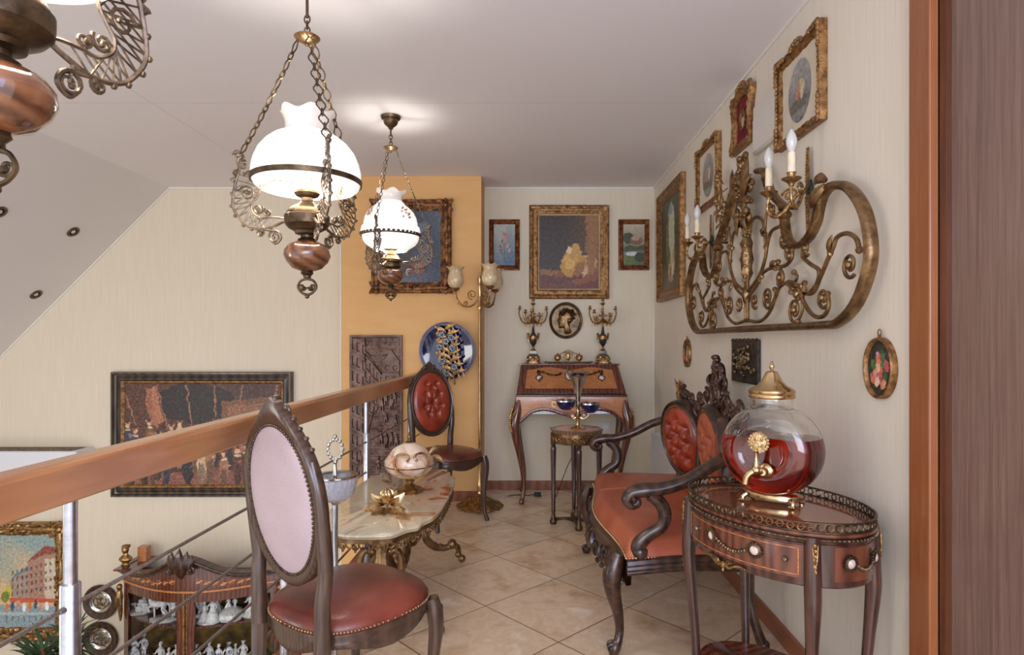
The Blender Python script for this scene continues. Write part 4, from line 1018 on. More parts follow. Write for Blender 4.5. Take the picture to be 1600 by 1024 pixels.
# ---------------- writing desk ----------------
t = thing('writing_desk', 'slant-front satinwood and mahogany writing desk on cabriole legs against the far wall', 'desk', (.315, 4.88, 0))
# local y: 0 at the wall, front is -y
b = MB(); Ht, Hm, Ha = 1.016, .802, .70
b.add([(-.385, -.01, Ht), (.385, -.01, Ht), (.385, -.01, .64), (-.385, -.01, .64), (-.375, -.17, Ht), (.375, -.17, Ht), (.405, -.40, Hm), (.405, -.42, .66), (-.405, -.42, .66), (-.405, -.40, Hm)],
      [(0, 1, 2, 3), (0, 4, 5, 1), (4, 9, 6, 5), (9, 8, 7, 6), (0, 3, 8, 9, 4), (1, 5, 6, 7, 2), (3, 2, 7, 8)])
b.b2(-.388, .388, -.185, -.002, Ht-.004, Ht+.008)
cs = b.build('carcass', M_mahog, t, bev=.003)
MS = T(0, -.17, Ht) @ Matrix.Rotation(-atan2(.23, Ht-Hm), 4, 'X')    # plane of the fall: local z along the slope
sl = sqrt(.23**2+(Ht-Hm)**2)
b = MB(); 
def fallw(zz): return .372+.032*(-zz/sl)
b.add([(-fallw(0), -.012, -.004), (fallw(0), -.012, -.004), (fallw(-sl), -.012, -sl+.004), (-fallw(-sl), -.012, -sl+.004), (-fallw(0), .006, -.004), (fallw(0), .006, -.004), (fallw(-sl), .006, -sl+.004), (-fallw(-sl), .006, -sl+.004)],
      [(0, 3, 2, 1), (4, 5, 6, 7), (0, 1, 5, 4), (1, 2, 6, 5), (2, 3, 7, 6), (3, 0, 4, 7)], MS)
fl = b.build('fall_front', M_mahog, t, bev=.003)
b = MB(); n = 30; vs = []
for i in range(n+1):
    x = -.325+.65*i/n; k = i/n; zt_ = -.045-.014*cos(4*pi*k)-.01; vs += [(x*(1-.0), -.0145, zt_), (x*1.05, -.0145, -sl+.05)]
b.add(vs, [(2*i, 2*i+1, 2*i+3, 2*i+2) for i in range(n)], MS); b.build('veneer_panel', M_inlay, fl)
for s in (-1, 1):
    b = MB(); pts = smooth([(s*.245, -.018, -.085, .007), (s*.20, -.02, -.10, .009), (s*.15, -.02, -.125, .009), (s*.10, -.02, -.13, .012), (s*.07, -.02, -.11, .011)], 5)
    for i, p in enumerate(pts): b.ball((p[0]+.004*sin(i*2), p[1], p[2]+.005*cos(i*3)), (.007+.003*(i % 2), .005, .007), 6, MS)
    for q in range(12): a_ = 2*pi*q/12; b.ball((s*.235+.024*cos(a_), -.017, -.155+.024*sin(a_)), .0052, 5, MS)
    b.leaf((s*.235, -.018, -.13), (s*.245, -.018, -.075), .012, (0, 0, 0), .4, MS); b.leaf((s*.235, -.018, -.18), (s*.235, -.018, -.20), .008, (0, 0, 0), .4, MS); b.build('ormolu_garland', M_bronze, fl)
b = MB()
for q in range(20): a_ = 2*pi*q/20; b.ball((.038*cos(a_), -.017, -.13+.052*sin(a_)), .0055, 5, MS)
mt = b.build('plaque_border', M_bronze, fl)
MB().ball((0, -.0155, -.13), (.034, .004, .048), 20, MS).build('porcelain_plaque', M_porcb, fl)
for s in (-1, 1): MB().ball((s*.235, -.0155, -.155), (.020, .004, .020), 16, MS).build('porcelain_plaque', M_porcb, fl)
b = MB(); b.b2(-.41, .41, -.425, -.395, Hm-.012, Hm+.004); b.build('moulding', M_dark, t, bev=.002)
b = MB()      # front apron with a cupid's-bow lower edge
vs = []; n = 48
for i in range(n+1):
    u = -1+2*i/n; x = u*.405; zb_ = .655+.028*cos(u*pi*2)*-1-.01+.0*u+(-.06*max(0, abs(u)-.8)/.2)+(.03 if abs(u) < 2 else 0)
    zb_ = .652+.045*(.5-.5*cos(u*pi*2))*(1 if abs(u) < .8 else 1)-.10*max(0, abs(u)-.72)**1.3/.28
    vs += [(x, -.432, Hm-.012), (x, -.437, (Hm+zb_)/2), (x, -.432, zb_), (x, -.412, zb_), (x, -.412, Hm-.012)]
b.add(vs, [(i*5+j, (i+1)*5+j, (i+1)*5+(j+1) % 5, i*5+(j+1) % 5) for i in range(n) for j in range(5)])
ap_ = b.build('front_apron', M_inlay, t, ang=50)
b = MB(); b.tube([vs[i*5+2][:1]+(-.428, vs[i*5+2][2]+.004) for i in range(n+1)], .014, 8, flat=.8); b.build('apron_edging', M_mahog, ap_)
for sx_ in (-1, 1):
    for yy in (0, 1):
        ex, ey = sx_*.385, (-.405 if yy == 0 else -.04); oy = -1 if yy == 0 else .15
        b = MB(); b.tube(smooth([(ex, ey, .78, .026), (ex+sx_*.010, ey+oy*.012, .70, .034), (ex+sx_*.030, ey+oy*.028, .60, .036), (ex+sx_*.026, ey+oy*.026, .52, .032), (ex+sx_*.0, ey+oy*.010, .38, .023), (ex-sx_*.025, ey-oy*.006, .24, .018), (ex-sx_*.035, ey-oy*.012, .13, .016), (ex-sx_*.026, ey-oy*.004, .05, .016), (ex-sx_*.018, ey+oy*.006, .018, .020), (ex-sx_*.016, ey+oy*.008, .001, .017)], 6), seg=10)
        lg = b.build('cabriole_leg', M_mahog, t)
        if yy == 0:
            b = MB()
            for q in range(11): b.ball((ex+sx_*(.050+.016*sin(q*.28)), ey-.042-.01*sin(q*.3), .70-.016*q), (.010, .010, .010), 6)
            for q in (-1, 1): b.leaf((ex+sx_*.058, ey-.048, .62), (ex+sx_*(.04+.02*q), ey-.05+.02*q, .70), .010, (0, 0, 0), .5)
            b.build('leg_mount', M_goldbr, lg)

# candelabra on the desk
def candelabrum(label, x):
    t = thing('candelabrum', label, 'candelabrum', (x, 4.775, 1.0245), 0, 'pair of candelabra')
    b = MB()
    for s, z0, z1 in ((.058, 0, .012), (.052, .012, .022), (.050, .022, .055)): b.prism([(s*a, s*c) for a, c in ((-1, -.6), (-.6, -1), (.6, -1), (1, -.6), (1, .6), (.6, 1), (-.6, 1), (-1, .6))], z0, z1)
    b.prism([(.048*a, .048*c) for a, c in ((-1, -.6), (-.6, -1), (.6, -1), (1, -.6), (1, .6), (.6, 1), (-.6, 1), (-1, .6))], .055, .075, sc=.62)
    rnd = random.Random(5)
    for k in range(8): b.ball((-.045+.013*k, -.052, .03+.008*(k % 2)), (.009, .007, .009), 6)
    for s in (-1, 1): b.ball((s*.05, -.05, .008), (.014, .012, .008), 6)
    bs = b.build('gilt_base', M_goldbr, t, bev=.002)
    b = MB(); b.b2(-.026, .026, -.026, .026, .075, .098); 
    for k in range(5): a_ = pi*k/4; b.leaf((0, -.047, .035), (.026*cos(a_), -.052, .035+.026*sin(a_)+.004), .006, (0, 0, 0), .5)
    b.build('black_plinth', M_black, bs)
    b = MB(); b.lathe([(0, .098), (.026, .099), (.02, .108), (.010, .115), (.007, .128), (.012, .134), (.016, .139), (0, .14)], 20)
    for s in (-1, 1):
        b.tube(smooth([(s*.020, 0, .155, .004), (s*.034, 0, .175, .006), (s*.040, 0, .20, .0065), (s*.034, 0, .215, .007), (s*.026, 0, .225, .005)], 4), seg=6); b.ball((s*.040, -.004, .228), (.011, .010, .012), 8); b.ball((s*.038, -.002, .205), (.010, .009, .016), 7)
    b.olathe([(.030, .192), (.034, .192), (.034, .216), (.030, .216)], 24); b.build('gilt_mounts', M_goldbr, t)
    b = MB(); b.lathe([(0, .138), (.014, .14), (.024, .155), (.033, .178), (.034, .20), (.030, .214), (.024, .222), (.015, .235), (.012, .25), (.008, .285), (0, .286)], 24); b.build('urn', M_black, t)
    b = MB(); b.tube([(0, 0, .285, .008), (0, 0, .32, .006), (0, 0, .34, .010), (0, 0, .36, .006), (0, 0, .40, .007), (0, 0, .46, .006)], seg=8)
    for k in range(6):
        a_ = 2*pi*k/6+.35; r_o, zz = (.080, .395) if k % 2 == 0 else (.062, .365)
        if k in (0, 3): r_o, zz = .112, .42
        c, s_ = cos(a_), sin(a_)
        b.tube(smooth([(0, 0, .355, .006), (r_o*.35*c, r_o*.35*s_, .315, .006), (r_o*.80*c, r_o*.80*s_, .325, .0058), (r_o*1.05*c, r_o*1.05*s_, zz-.035, .005), (r_o*c, r_o*s_, zz, .005)], 5), seg=6); b.leaf((r_o*.5*c, r_o*.5*s_, .315), (r_o*.75*c, r_o*.75*s_, zz-.02), .009, (0, 0, .004), .5); b.ball((r_o*.25*c, r_o*.25*s_, .375), .010, 6)
        b.ball((r_o*.6*c, r_o*.6*s_, .30), (.007, .007, .009), 6); b.ball((r_o*.45*c, r_o*.45*s_, .34), (.008, .008, .008), 6)
        b.lathe([(0, 0), (.006, 0), (.016, .005), (.017, .008), (.008, .010), (.0085, .024), (.011, .028), (.009, .03), (0, .03)], 12, T(r_o*c, r_o*s_, zz))
    b.lathe([(0, .455), (.01, .457), (.019, .467), (.02, .471), (.009, .474), (.0095, .49), (.013, .495), (.011, .50), (.008, .50), (0, .52)], 14); b.build('candle_arms', M_goldbr, t)
    return t
candelabrum('left gilt and black urn candelabrum on the writing desk', .036)
candelabrum('right gilt and black urn candelabrum on the writing desk', .583)
t = thing('brass_inkstand', 'pierced brass inkstand with two lidded wells, between the candelabra on the desk', 'inkstand', (.312, 4.77, 1.0245))
b = MB(); b.lathe([(0, .003), (1, .003), (1.03, .008), (.98, .013), (0, .011)], 36, sx=.185, sy=.062)
for s in (-1, 1): b.ball((s*.15, 0, .004), (.03, .05, .004), 8); b.ball((s*.175, 0, .012), (.02, .02, .006), 8)
ty_ = b.build('tray', M_goldbr, t)
b = MB()
for s in (-1, 1):
    b.spiral(s*.035, .055, .022, 0, s*1.3, .0035, y=.015, n=16, seg=5); b.spiral(s*.07, .038, .018, 2, -s*1.2, .0035, y=.015, n=16, seg=5); b.tube(smooth([(s*.10, .015, .03, .003), (s*.075, .015, .065, .003), (s*.04, .015, .085, .003), (0, .015, .10, .004)], 5), seg=5)
for k in range(9): a_ = pi*k/8; b.ball((.026*cos(a_), .012, .075+.024*sin(a_)), .007, 6)
b.ball((0, .015, .055), (.018, .006, .035), 10); b.build('pierced_back', M_goldbr, t)
for s in (-1, 1):
    w_ = MB().lathe([(0, .012), (.012, .013), (.009, .022), (.024, .032), (.027, .048), (.024, .056), (0, .056)], 20, T(s*.085, -.005, 0)).build('inkwell', M_goldbr, t)
    MB().lathe([(0, .056), (.026, .056), (.024, .062), (.012, .068), (.004, .074), (.005, .08), (0, .083)], 16, T(s*.085, -.005, 0)).build('lid', M_goldbr, w_)

# ---------------- plant stand + epergne ----------------
t = thing('pedestal_stand', 'small octagonal brass-trimmed stand with fluted legs in front of the writing desk', 'stand', (.312, 3.98, 0))
b = MB(); oc = lambda r: [(r*cos(pi/8+pi*k/4+.12), r*sin(pi/8+pi*k/4+.12)) for k in range(8)]
b.prism(oc(.172), .606, .620); b.prism(oc(.178), .620, .6285); b.build('table_top', wood('stand wood', srgb(86, 58, 38), srgb(132, 98, 66), .25, (4, 4, 1), coat=.6), t, bev=.003)
b = MB(); b.lathe([(0, .6287), (.150, .6287), (.150, .6297), (0, .6297)], 8, T(0, 0, 0, rz=.12+pi/8)); b.build('marble_inset', pbr('stand inset', srgb(150, 116, 84), srgb(196, 164, 128), .12, 0, 8, coat=.6), t)
b = MB(); ob = [(r_2*cos(a_), r_2*sin(a_)) for r_2 in (.165,) for a_ in [2*pi*k/40 for k in range(40)]]
b.olathe([(.150, .540), (.160, .540), (.163, .545), (.160, .606), (.150, .606)], 40)
for k in range(26):
    a_ = 2*pi*k/26; M_ = T(.161*cos(a_), .161*sin(a_), .573, rz=a_+pi/2)
    b.tube([(.016*cos(q), 0, -.012+.022*sin(q)) for q in [pi*j/6 for j in range(7)]], .003, 5, M=M_); b.ball((0, 0, -.002), (.006, .004, .010), 6, M_); b.ball((.019, 0, -.014), .005, 5, M_)
b.build('brass_frieze', M_brass, t)
fts = [(-.150, .006), (.006, -.134), (-.006, .134), (.150, -.006)]
for x, y in fts:
    b = MB(); b.lathe([(0, .04), (.016, .042), (.013, .06), (.011, .075), (.014, .085), (.0125, .10), (.014, .3), (.018, .48), (.019, .50), (.014, .51), (.018, .525), (.018, .60), (0, .60)], 20, T(x, y, 0), rf=lambda a, q: 1+(.06*cos(10*a) if .35 < q < .6 else 0))
    lg = b.build('fluted_leg', M_mahogd, t)
    MB().lathe([(0, .001), (.020, .001), (.023, .012), (.024, .02), (.020, .032), (.017, .036), (.017, .044), (0, .045)], 18, T(x, y, 0)).build('brass_foot', M_bronze, lg)
b = MB()
for x, y in fts: b.tube(smooth([(x*.95, y*.95, .03, .012), (x*.55+y*.1, y*.55-x*.1, .032, .010), (0, 0, .03, .016)], 5), seg=6, flat=.7)
b.lathe([(0, .02), (.03, .02), (.03, .04), (.02, .05), (.022, .07), (.012, .085), (.006, .10), (.008, .11), (0, .118)], 18); b.build('stretcher', M_bronze, t)
t = thing('trumpet_epergne', 'silver trumpet vase with two cobalt blue bowls on brass arms, on the octagonal stand', 'vase', (.322, 3.97, .6300))
b = MB(); b.lathe([(0, 0), (.048, 0), (.05, .005), (.035, .012), (.014, .022), (.012, .06), (.018, .075), (.024, .085), (.012, .10), (.010, .135), (.016, .145), (.010, .155), (0, .156)], 24)
for s in (-1, 1):
    b.tube(smooth([(s*.01, 0, .075, .005), (s*.035, -.004, .062, .005), (s*.062, -.008, .078, .005), (s*.074, -.01, .098, .004)], 5), seg=7)
    b.spiral(s*.036, .082, .012, 0, s*1.2, .003, n=12, seg=5)
bb_ = b.build('brass_stem', M_gold, t)
b = MB(); pr_ = [(.008, .125), (.012, .17), (.018, .21), (.027, .25), (.040, .295), (.056, .335), (.074, .358), (.094, .366)]
b.olathe(pr_+[(r-.003, z) for r, z in pr_[::-1]], 36); b.build('silver_trumpet', M_silver, t)
for s, zz, dy in ((-1, .116, .012), (1, .100, -.012)):
    b = MB(); p_ = [(.015, 0), (.035, .006), (.052, .022), (.062, .045), (.066, .062)]
    b.olathe([(0.001, 0)]+p_+[(r-.004, z) for r, z in p_[::-1]]+[(0.001, .004)], 36, T(s*.078, dy, zz)); bw = b.build('blue_bowl', M_cobalt, t)
    b = MB(); b.olathe([(.061, .058), (.0672, .058), (.0672, .067), (.061, .067)], 36, T(s*.078, dy, zz)); b.build('silver_band', M_silver, bw)
    if s == -1: b = MB(); b.tube(smooth([(s*.142, dy, zz+.05), (s*.165, dy, zz+.055), (s*.168, dy, zz+.03), (s*.148, dy, zz+.022)], 5), .0035, 6); b.build('brass_handle', M_gold, bw)

# ---------------- brass floor lamp ----------------
t = thing('floor_lamp', 'brass standard lamp with three amber glass tulip shades at the chimney corner', 'lamp', (-.352, 4.39, 0))
MB().lathe([(0, .001), (.155, .001), (.165, .008), (.160, .016), (.135, .030), (.11, .036), (.085, .055), (.05, .07), (.028, .09), (0, .10)], 56, rf=lambda a, q: 1+.05*cos(12*a)*(1 if q > .05 else .6), zf=lambda a, q: .006*cos(24*a)*sin(pi*q)).build('cast_base', M_goldbr, t, ang=70)
MB().lathe([(0, .09), (.02, .10), (.014, .12), (.022, .14), (.018, .17), (.013, .20), (.016, .26), (.017, .34), (.020, .345), (.020, .365), (.0125, .37), (.0115, 1.42), (.018, 1.43), (.018, 1.45), (.010, 1.46), (.010, 1.60), (.016, 1.61), (.012, 1.63), (.018, 1.65), (.006, 1.68), (0, 1.70)], 24).build('pole', M_gold, t)
for k, a_ in enumerate((176, 298, 55)):
    a_ = radians(a_); M_ = Matrix.Rotation(a_, 4, 'Z'); R_ = .178; zz = 1.575
    b = MB(); b.tube(smooth([(.008, 0, 1.52, .006), (.03, 0, 1.475, .0065), (.08, 0, 1.448, .0075), (.135, 0, 1.462, .0075), (.168, 0, 1.51, .007), (R_, 0, zz-.015, .006)], 6), seg=8, M=M_)
    b.spiral(.055, 1.535, .036, -pi/2, 1.3, .005, M=M_, n=18, seg=6, k=.3); b.spiral(.10, 1.47, .018, 0, 1.2, .004, M=M_, n=14, seg=5)
    for q in range(5): b.ball((.10+.014*q, 0, 1.447+.006*q), (.007, .009, .006), 6, M_)
    b.lathe([(0, zz-.018), (.012, zz-.016), (.024, zz-.006), (.032, zz+.002), (.026, zz+.01), (0, zz+.01)], 20, M_ @ T(R_, 0, 0)); ar = b.build('scroll_arm', M_goldbr, t)
    b = MB(); p_ = [(.024, 0), (.044, .012), (.057, .035), (.060, .06), (.054, .09), (.046, .115), (.045, .125), (.056, .142), (.068, .15)]
    b.olathe(p_+[(r-.003, z) for r, z in p_[::-1]], 60, M_ @ T(R_, 0, zz+.008), rf=lambda a, q: 1+.10*max(0, 1-abs(2*q-1)*2.2)*cos(9*a), zf=lambda a, q: .006*max(0, 1-abs(2*q-1)*2.5)*cos(9*a))
    b.build('tulip_shade', M_shell, ar)

# ---------------- picture frames ----------------
def picture(name, label, cat, loc, rz, w_, h_, fw, d, fmat, prof, orn=None, n=30, group=None, rx=0):
    t = thing(name, label, cat, loc, rz, group, rx)
    b = MB(); b.frame(rectpath(w_, h_, n), prof, orn); fr = b.build('frame', fmat, t, ang=50)
    MB().b2(-w_/2+fw*.5, w_/2-fw*.5, -.008, -.001, -h_/2+fw*.5, h_/2-fw*.5).build('backing', M_linen, t)
    return t, fr
def mould(fw, d, s=.6): return [(0, 0.0), (0, d*.75), (fw*.08, d*.95), (fw*.22, d), (fw*.36, d*.72), (fw*.5, d*.62), (fw*.66, d*.78), (fw*.8, d*.62), (fw*.92, d*.45), (fw, d*.40), (fw, .008)]
def carve(amp, sc, seed=0): return lambda x, z, j: amp*noise.noise(Vector((x*sc, z*sc, seed+j*.6)))
def ornament_corners(par, w_, h_, fw, d, mat, sc=1.0, mids=True, name='carved_ornament', seed=0):
    spots = [(sx*(w_/2-fw*.5), sz*(h_/2-fw*.5), 1) for sx in (-1, 1) for sz in (-1, 1)]
    if mids: spots += [(0, s*(h_/2-fw*.4), .7) for s in (-1, 1)]+[(s*(w_/2-fw*.4), 0, .7) for s in (-1, 1)]
    for x, z, k in spots:
        b = MB(); r = fw*.42*sc*k; b.ball((x, -d, z), (r*.55, r*.35, r*.55), 8)
        for q in range(6): a_ = 2*pi*q/6+.5; b.ball((x+r*cos(a_), -d*.9, z+r*sin(a_)), (r*.38, r*.3, r*.38), 6)
        for q in range(4): a_ = pi/2*q+pi/4; b.spiral(x+r*1.3*cos(a_), z+r*1.3*sin(a_), r*.5, a_, 1.1*(1 if q % 2 else -1), r*.14, y=-d*.9, n=10, seg=5)
        for s in (-1, 1):
            dx, dz = ((s, 0) if abs(z) > abs(h_/2-fw) and k < 1 else (0, s)) if k < 1 else ((-1 if x > 0 else 1, 0) if s > 0 else (0, -1 if z > 0 else 1))
            b.leaf((x, -d*.95, z), (x+dx*fw*2.2*sc*k, -d*.9, z+dz*fw*2.2*sc*k), fw*.22*k, (0, -.004, 0), .4)
        b.build(name, mat, par)

WB = YB-.001
# large portrait-format genre picture: a plain generic figure in ochre on brown
t, fr = picture('framed_painting', 'large gilt-framed painting in ochre and dark brown, above the bronze medallion', 'painting', (.326, WB, 1.916), 0, .642, .755, .085, .035, M_gilt, mould(.085, .035), carve(.004, 90))
def bgd(u, v): return lerp3((58, 46, 38), (104, 72, 42), (u-.45)*1.6+.2*v) if u < .78 else lerp3((126, 84, 48), (150, 106, 60), v)
canvas('canvas', .478, .59, 90, 110, bgd, [('p', [(0, 0), (1, 0), (1, .16), (.7, .22), (.3, .14), (0, .2)], (104, 50, 30)), ('p', [(0, .20), (.3, .17), (.40, .24), (.05, .27)], (150, 98, 54)), ('e', .62, .17, .38, .10, (134, 74, 36)),
    ('e', .80, .33, .17, .13, (206, 170, 116), .5), ('e', .78, .36, .10, .05, (184, 144, 92), .9), ('e', .55, .34, .20, .17, (190, 140, 58), .5), ('e', .52, .38, .10, .13, (214, 168, 84), -.4), ('e', .60, .50, .12, .10, (198, 150, 74), .3), ('e', .50, .52, .06, .05, (224, 196, 150), .6), ('e', .66, .26, .14, .06, (150, 98, 44), .8),
    ('p', [(.80, .2), (.86, .95), (.97, .95), (.93, .2)], (150, 104, 60)), ('e', .45, .13, .3, .03, (92, 44, 26), .1)], t, y=-.014, jit=.05, vari=18)
b = MB(); b.frame(rectpath(.50, .612), [(0, .0), (0, .022), (.004, .024), (.011, .018), (.011, .01)]); b.build('inner_slip', M_linen, fr)
b = MB()
for k in range(64):
    for (x, z) in ((-.315+.63*k/63, .366), (-.315+.63*k/63, -.366), (-.310, -.37+.74*k/63), (.310, -.37+.74*k/63)): b.ball((x, -.033, z), .0052, 5)
b.build('beading', M_gilt, fr)
for (px, lb, sh, bg_) in ((788, 'narrow framed flower painting on the far wall, left of the large ochre painting', [('e', .5+.28*cos(k*1.9)*(.5+.1*k/3), .55+.22*sin(k*2.3), .07, .04, ((186, 128, 112), (204, 160, 148), (150, 96, 84))[k % 3], k) for k in range(12)]+[('p', [(.47, .1), (.53, .1), (.52, .55), (.49, .55)], (96, 104, 84)), ('p', [(.3, .3), (.33, .3), (.55, .6), (.52, .6)], (110, 118, 96))], lambda u, v: lerp3((88, 112, 138), (178, 180, 168), v*1.1+.2*sin(u*6))),
                       (991, 'narrow framed landscape painting on the far wall, right of the large ochre painting', [('p', [(0, .42), (.3, .5), (.7, .45), (1, .52), (1, .36), (0, .34)], (76, 82, 52)), ('e', .25, .66, .26, .14, (66, 78, 54)), ('e', .62, .6, .30, .10, (128, 92, 70)), ('e', .58, .66, .2, .06, (184, 142, 124)), ('e', .4, .28, .3, .05, (196, 202, 196)), ('e', .3, .12, .4, .10, (96, 112, 54)), ('e', .8, .2, .25, .12, (64, 70, 44))], lambda u, v: lerp3((86, 92, 80), (190, 176, 150), v))):
    t, fr = picture('framed_painting', lb, 'painting', ((px-VX)*4.88/F, WB, 2.0-.025), 0, .247, .408, .040, .028, M_giltm, mould(.040, .028), carve(.002, 120), group=None)
    canvas('canvas', .170, .33, 46, 88, bg_, sh, t, y=-.014, jit=.03, seed=px)
# apricot wall picture, dark worn gilt
t, fr = picture('framed_painting', 'dark blue-grey painting in an ornate worn frame on the apricot wall, behind the flowered lamp', 'painting', ((642.5-VX)*4.54/F, YC-.001, 1.2+148*4.54/F), 0, .598, .70, .082, .045, M_giltd, mould(.082, .045), carve(.012, 60, 4))
canvas('canvas', .446, .546, 70, 84, lambda u, v: lerp3((52, 58, 70), (104, 112, 126), .5+.5*sin(u*4+v*3)*.6), [('e', .4, .3, .3, .18, (80, 74, 76)), ('e', .66, .52, .16, .24, (70, 76, 92)), ('e', .62, .2, .10, .10, (132, 78, 66)), ('e', .5, .75, .3, .10, (96, 104, 116)), ('e', .3, .55, .1, .2, (62, 66, 80))], t, y=-.016, jit=.08, vari=18)
ornament_corners(fr, .598, .70, .082, .040, M_giltd, 1.1, True, seed=2)
# tapestry picture: a plain generic crowd in browns
t, fr = picture('framed_tapestry', 'wide dark-framed brown picture of a crowd on the cream wall behind the handrail', 'picture', ((316-VX)*4.89/F, WB, 1.2-146*4.89/F), 0, 1.452, 1.005, .078, .05, wood('dark slate frame', srgb(42, 32, 26), srgb(84, 68, 54), .4, (1, 1, 1)), [(0, 0), (0, .036), (.006, .05), (.018, .05), (.024, .03), (.036, .026), (.05, .036), (.064, .038), (.074, .026), (.078, .024), (.078, .008)])
b = MB(); b.frame(rectpath(1.30, .853), [(0, 0), (0, .030), (.008, .030), (.022, .018), (.022, .01)]); b.build('gold_slip', M_gilt, fr)
rnd = random.Random(21); sh = []
sh += [('p', [(0, 0), (1, 0), (1, .10), (.6, .16), (.3, .12), (0, .16)], (128, 78, 62)), ('p', [(.0, .18), (.0, 1), (.3, 1), (.34, .5), (.2, .2)], (84, 48, 34)), ('e', .45, .80, .26, .20, (34, 22, 20)), ('p', [(.62, .5), (.62, .82), (1, .88), (1, .4)], (116, 74, 50)), ('p', [(.66, .66), (.66, .78), (1, .82), (1, .7)], (136, 92, 62)), ('p', [(.13, .95), (.17, .95), (.22, .56), (.16, .6)], (152, 92, 66)), ('p', [(.19, .98), (.21, .98), (.27, .56), (.25, .56)], (58, 28, 22)), ('p', [(.17, .96), (.20, .97), (.25, .62), (.20, .6)], (168, 108, 78))]
for k in range(6): x = .1+.16*k+rnd.uniform(-.03, .03); sh.append(('p', [(x, .55), (x+.008, .55), (x-.09+.03*k, .98), (x-.10+.03*k, .98)], (150, 100, 74)))
for k in range(26):
    x = .02+.96*((k*.381966) % 1); z = .44+.16*rnd.random() if k < 15 else .26+.12*rnd.random(); c1_ = rnd.choice([(40, 30, 34), (150, 104, 74), (92, 44, 34), (198, 168, 128), (54, 58, 76), (120, 78, 50), (70, 40, 30)])
    hh = z-.12
    sh += [('e', x, z-.13, .030, .14, c1_), ('e', x+.006, z-.30 if z > .4 else z-.24, .016, .12, lerp3(c1_, (30, 20, 20), .4)), ('e', x-.010, z-.30 if z > .4 else z-.24, .010, .12, lerp3(c1_, (60, 40, 34), .5)), ('e', x+.02, z-.09, .026, .012, lerp3(c1_, (210, 160, 120), .4), rnd.uniform(-1, 1)), ('e', x, z+.015, .013, .024, (214, 166, 130)), ('e', x, z+.042, .024, .013, rnd.choice([(44, 28, 24), (150, 84, 58), (176, 130, 96)])), ('e', x, z+.055, .012, .018, (60, 36, 28)), ('e', x, z-.03, .02, .012, (206, 180, 146))]
canvas('tapestry', 1.266, .82, 220, 142, lambda u, v: lerp3((66, 36, 30), (96, 58, 42), .5+.5*sin(u*9+v*4)), sh, t, y=-.014, jit=.012, vari=30, jf=26)
# street scene in heavy gilt frame
t, fr = picture('framed_painting', 'street scene painting in a heavy carved gilt frame, partly cut off at the lower left', 'painting', ((18-VX)*4.86/F, WB, 1.2-378*4.86/F), 0, .86, .95, .105, .06, M_goldbr, mould(.105, .06), carve(.026, 42, 2), n=60)
ornament_corners(fr, .86, .95, .105, .055, M_goldbr, 1.2, True, seed=5)
sh = [('p', [(0, 0), (1, 0), (1, .22), (0, .26)], (140, 160, 164))]
sh += [('p', [(.42, .30), (.44, .50), (.66, .62), (.66, .30)], (166, 142, 126)), ('p', [(.43, .50), (.66, .62), (.66, .66), (.50, .57)], (96, 128, 138)), ('p', [(.66, .30), (.66, .70), (.86, .80), (1.0, .80), (1, .30)], (170, 130, 110)), ('p', [(.64, .70), (.86, .88), (1, .86), (1, .80), (.86, .78)], (140, 78, 64)), ('p', [(.86, .30), (.86, .74), (1, .74), (1, .30)], (206, 190, 168)), ('e', .42, .38, .05, .08, (196, 182, 78)), ('e', .38, .33, .05, .06, (120, 132, 56))]
for r_2 in range(4):
    for c_2 in range(9): x = .46+.058*c_2; z = .34+.075*r_2+.13*(c_2/9)*(.6+.4*r_2/4); sh.append(('p', [(x, z), (x+.020, z+.006), (x+.020, z+.046), (x, z+.040)], (96, 78, 84)))
sh += [('p', [(.44, .27), (1, .27), (1, .31), (.44, .32)], (196, 90, 60))]+[('e', .40+.07*k, .21+.02*(k % 3), .022, .05, ((214, 122, 60), (70, 80, 110), (196, 150, 140), (236, 236, 240))[k % 4]) for k in range(8)]+[('e', .40+.07*k, .12, .008, .06, (100, 96, 92)) for k in range(8)]+[('e', .55, .15, .5, .02, (170, 184, 186))]
canvas('canvas', .66, .75, 110, 125, lambda u, v: lerp3((214, 180, 136), (142, 160, 156), (v-.45)*2.2+.25*sin(u*7+v*9)), sh, t, y=-.02, jit=.012, vari=24)
# right wall pictures (rotated to face the room)
RW = XR-.001; q9 = -pi/2
t, fr = picture('framed_painting', 'gold-framed painting of a sunlit arched passage on the right wall, nearest the corner', 'painting', (RW, 4.28, 1.893), q9, .73, .80, .085, .042, M_gilt, mould(.085, .042), carve(.002, 80))
canvas('canvas', .566, .636, 70, 80, lambda u, v: lerp3((92, 78, 46), (58, 60, 40), v), [('e', .52, .5, .24, .44, (150, 150, 110)), ('e', .55, .62, .16, .30, (190, 196, 170)), ('e', .52, .86, .10, .06, (120, 150, 160)), ('p', [(.3, 0), (.34, .8), (.40, .8), (.40, 0)], (112, 92, 60)), ('p', [(.72, 0), (.70, .75), (.76, .75), (.82, 0)], (84, 76, 48)), ('e', .55, .22, .16, .12, (196, 180, 140)), ('e', .5, .16, .05, .08, (150, 96, 70)), ('e', .6, .2, .04, .07, (214, 206, 186)), ('e', .45, .36, .05, .10, (110, 130, 70))], t, y=-.014, jit=.03, vari=22)
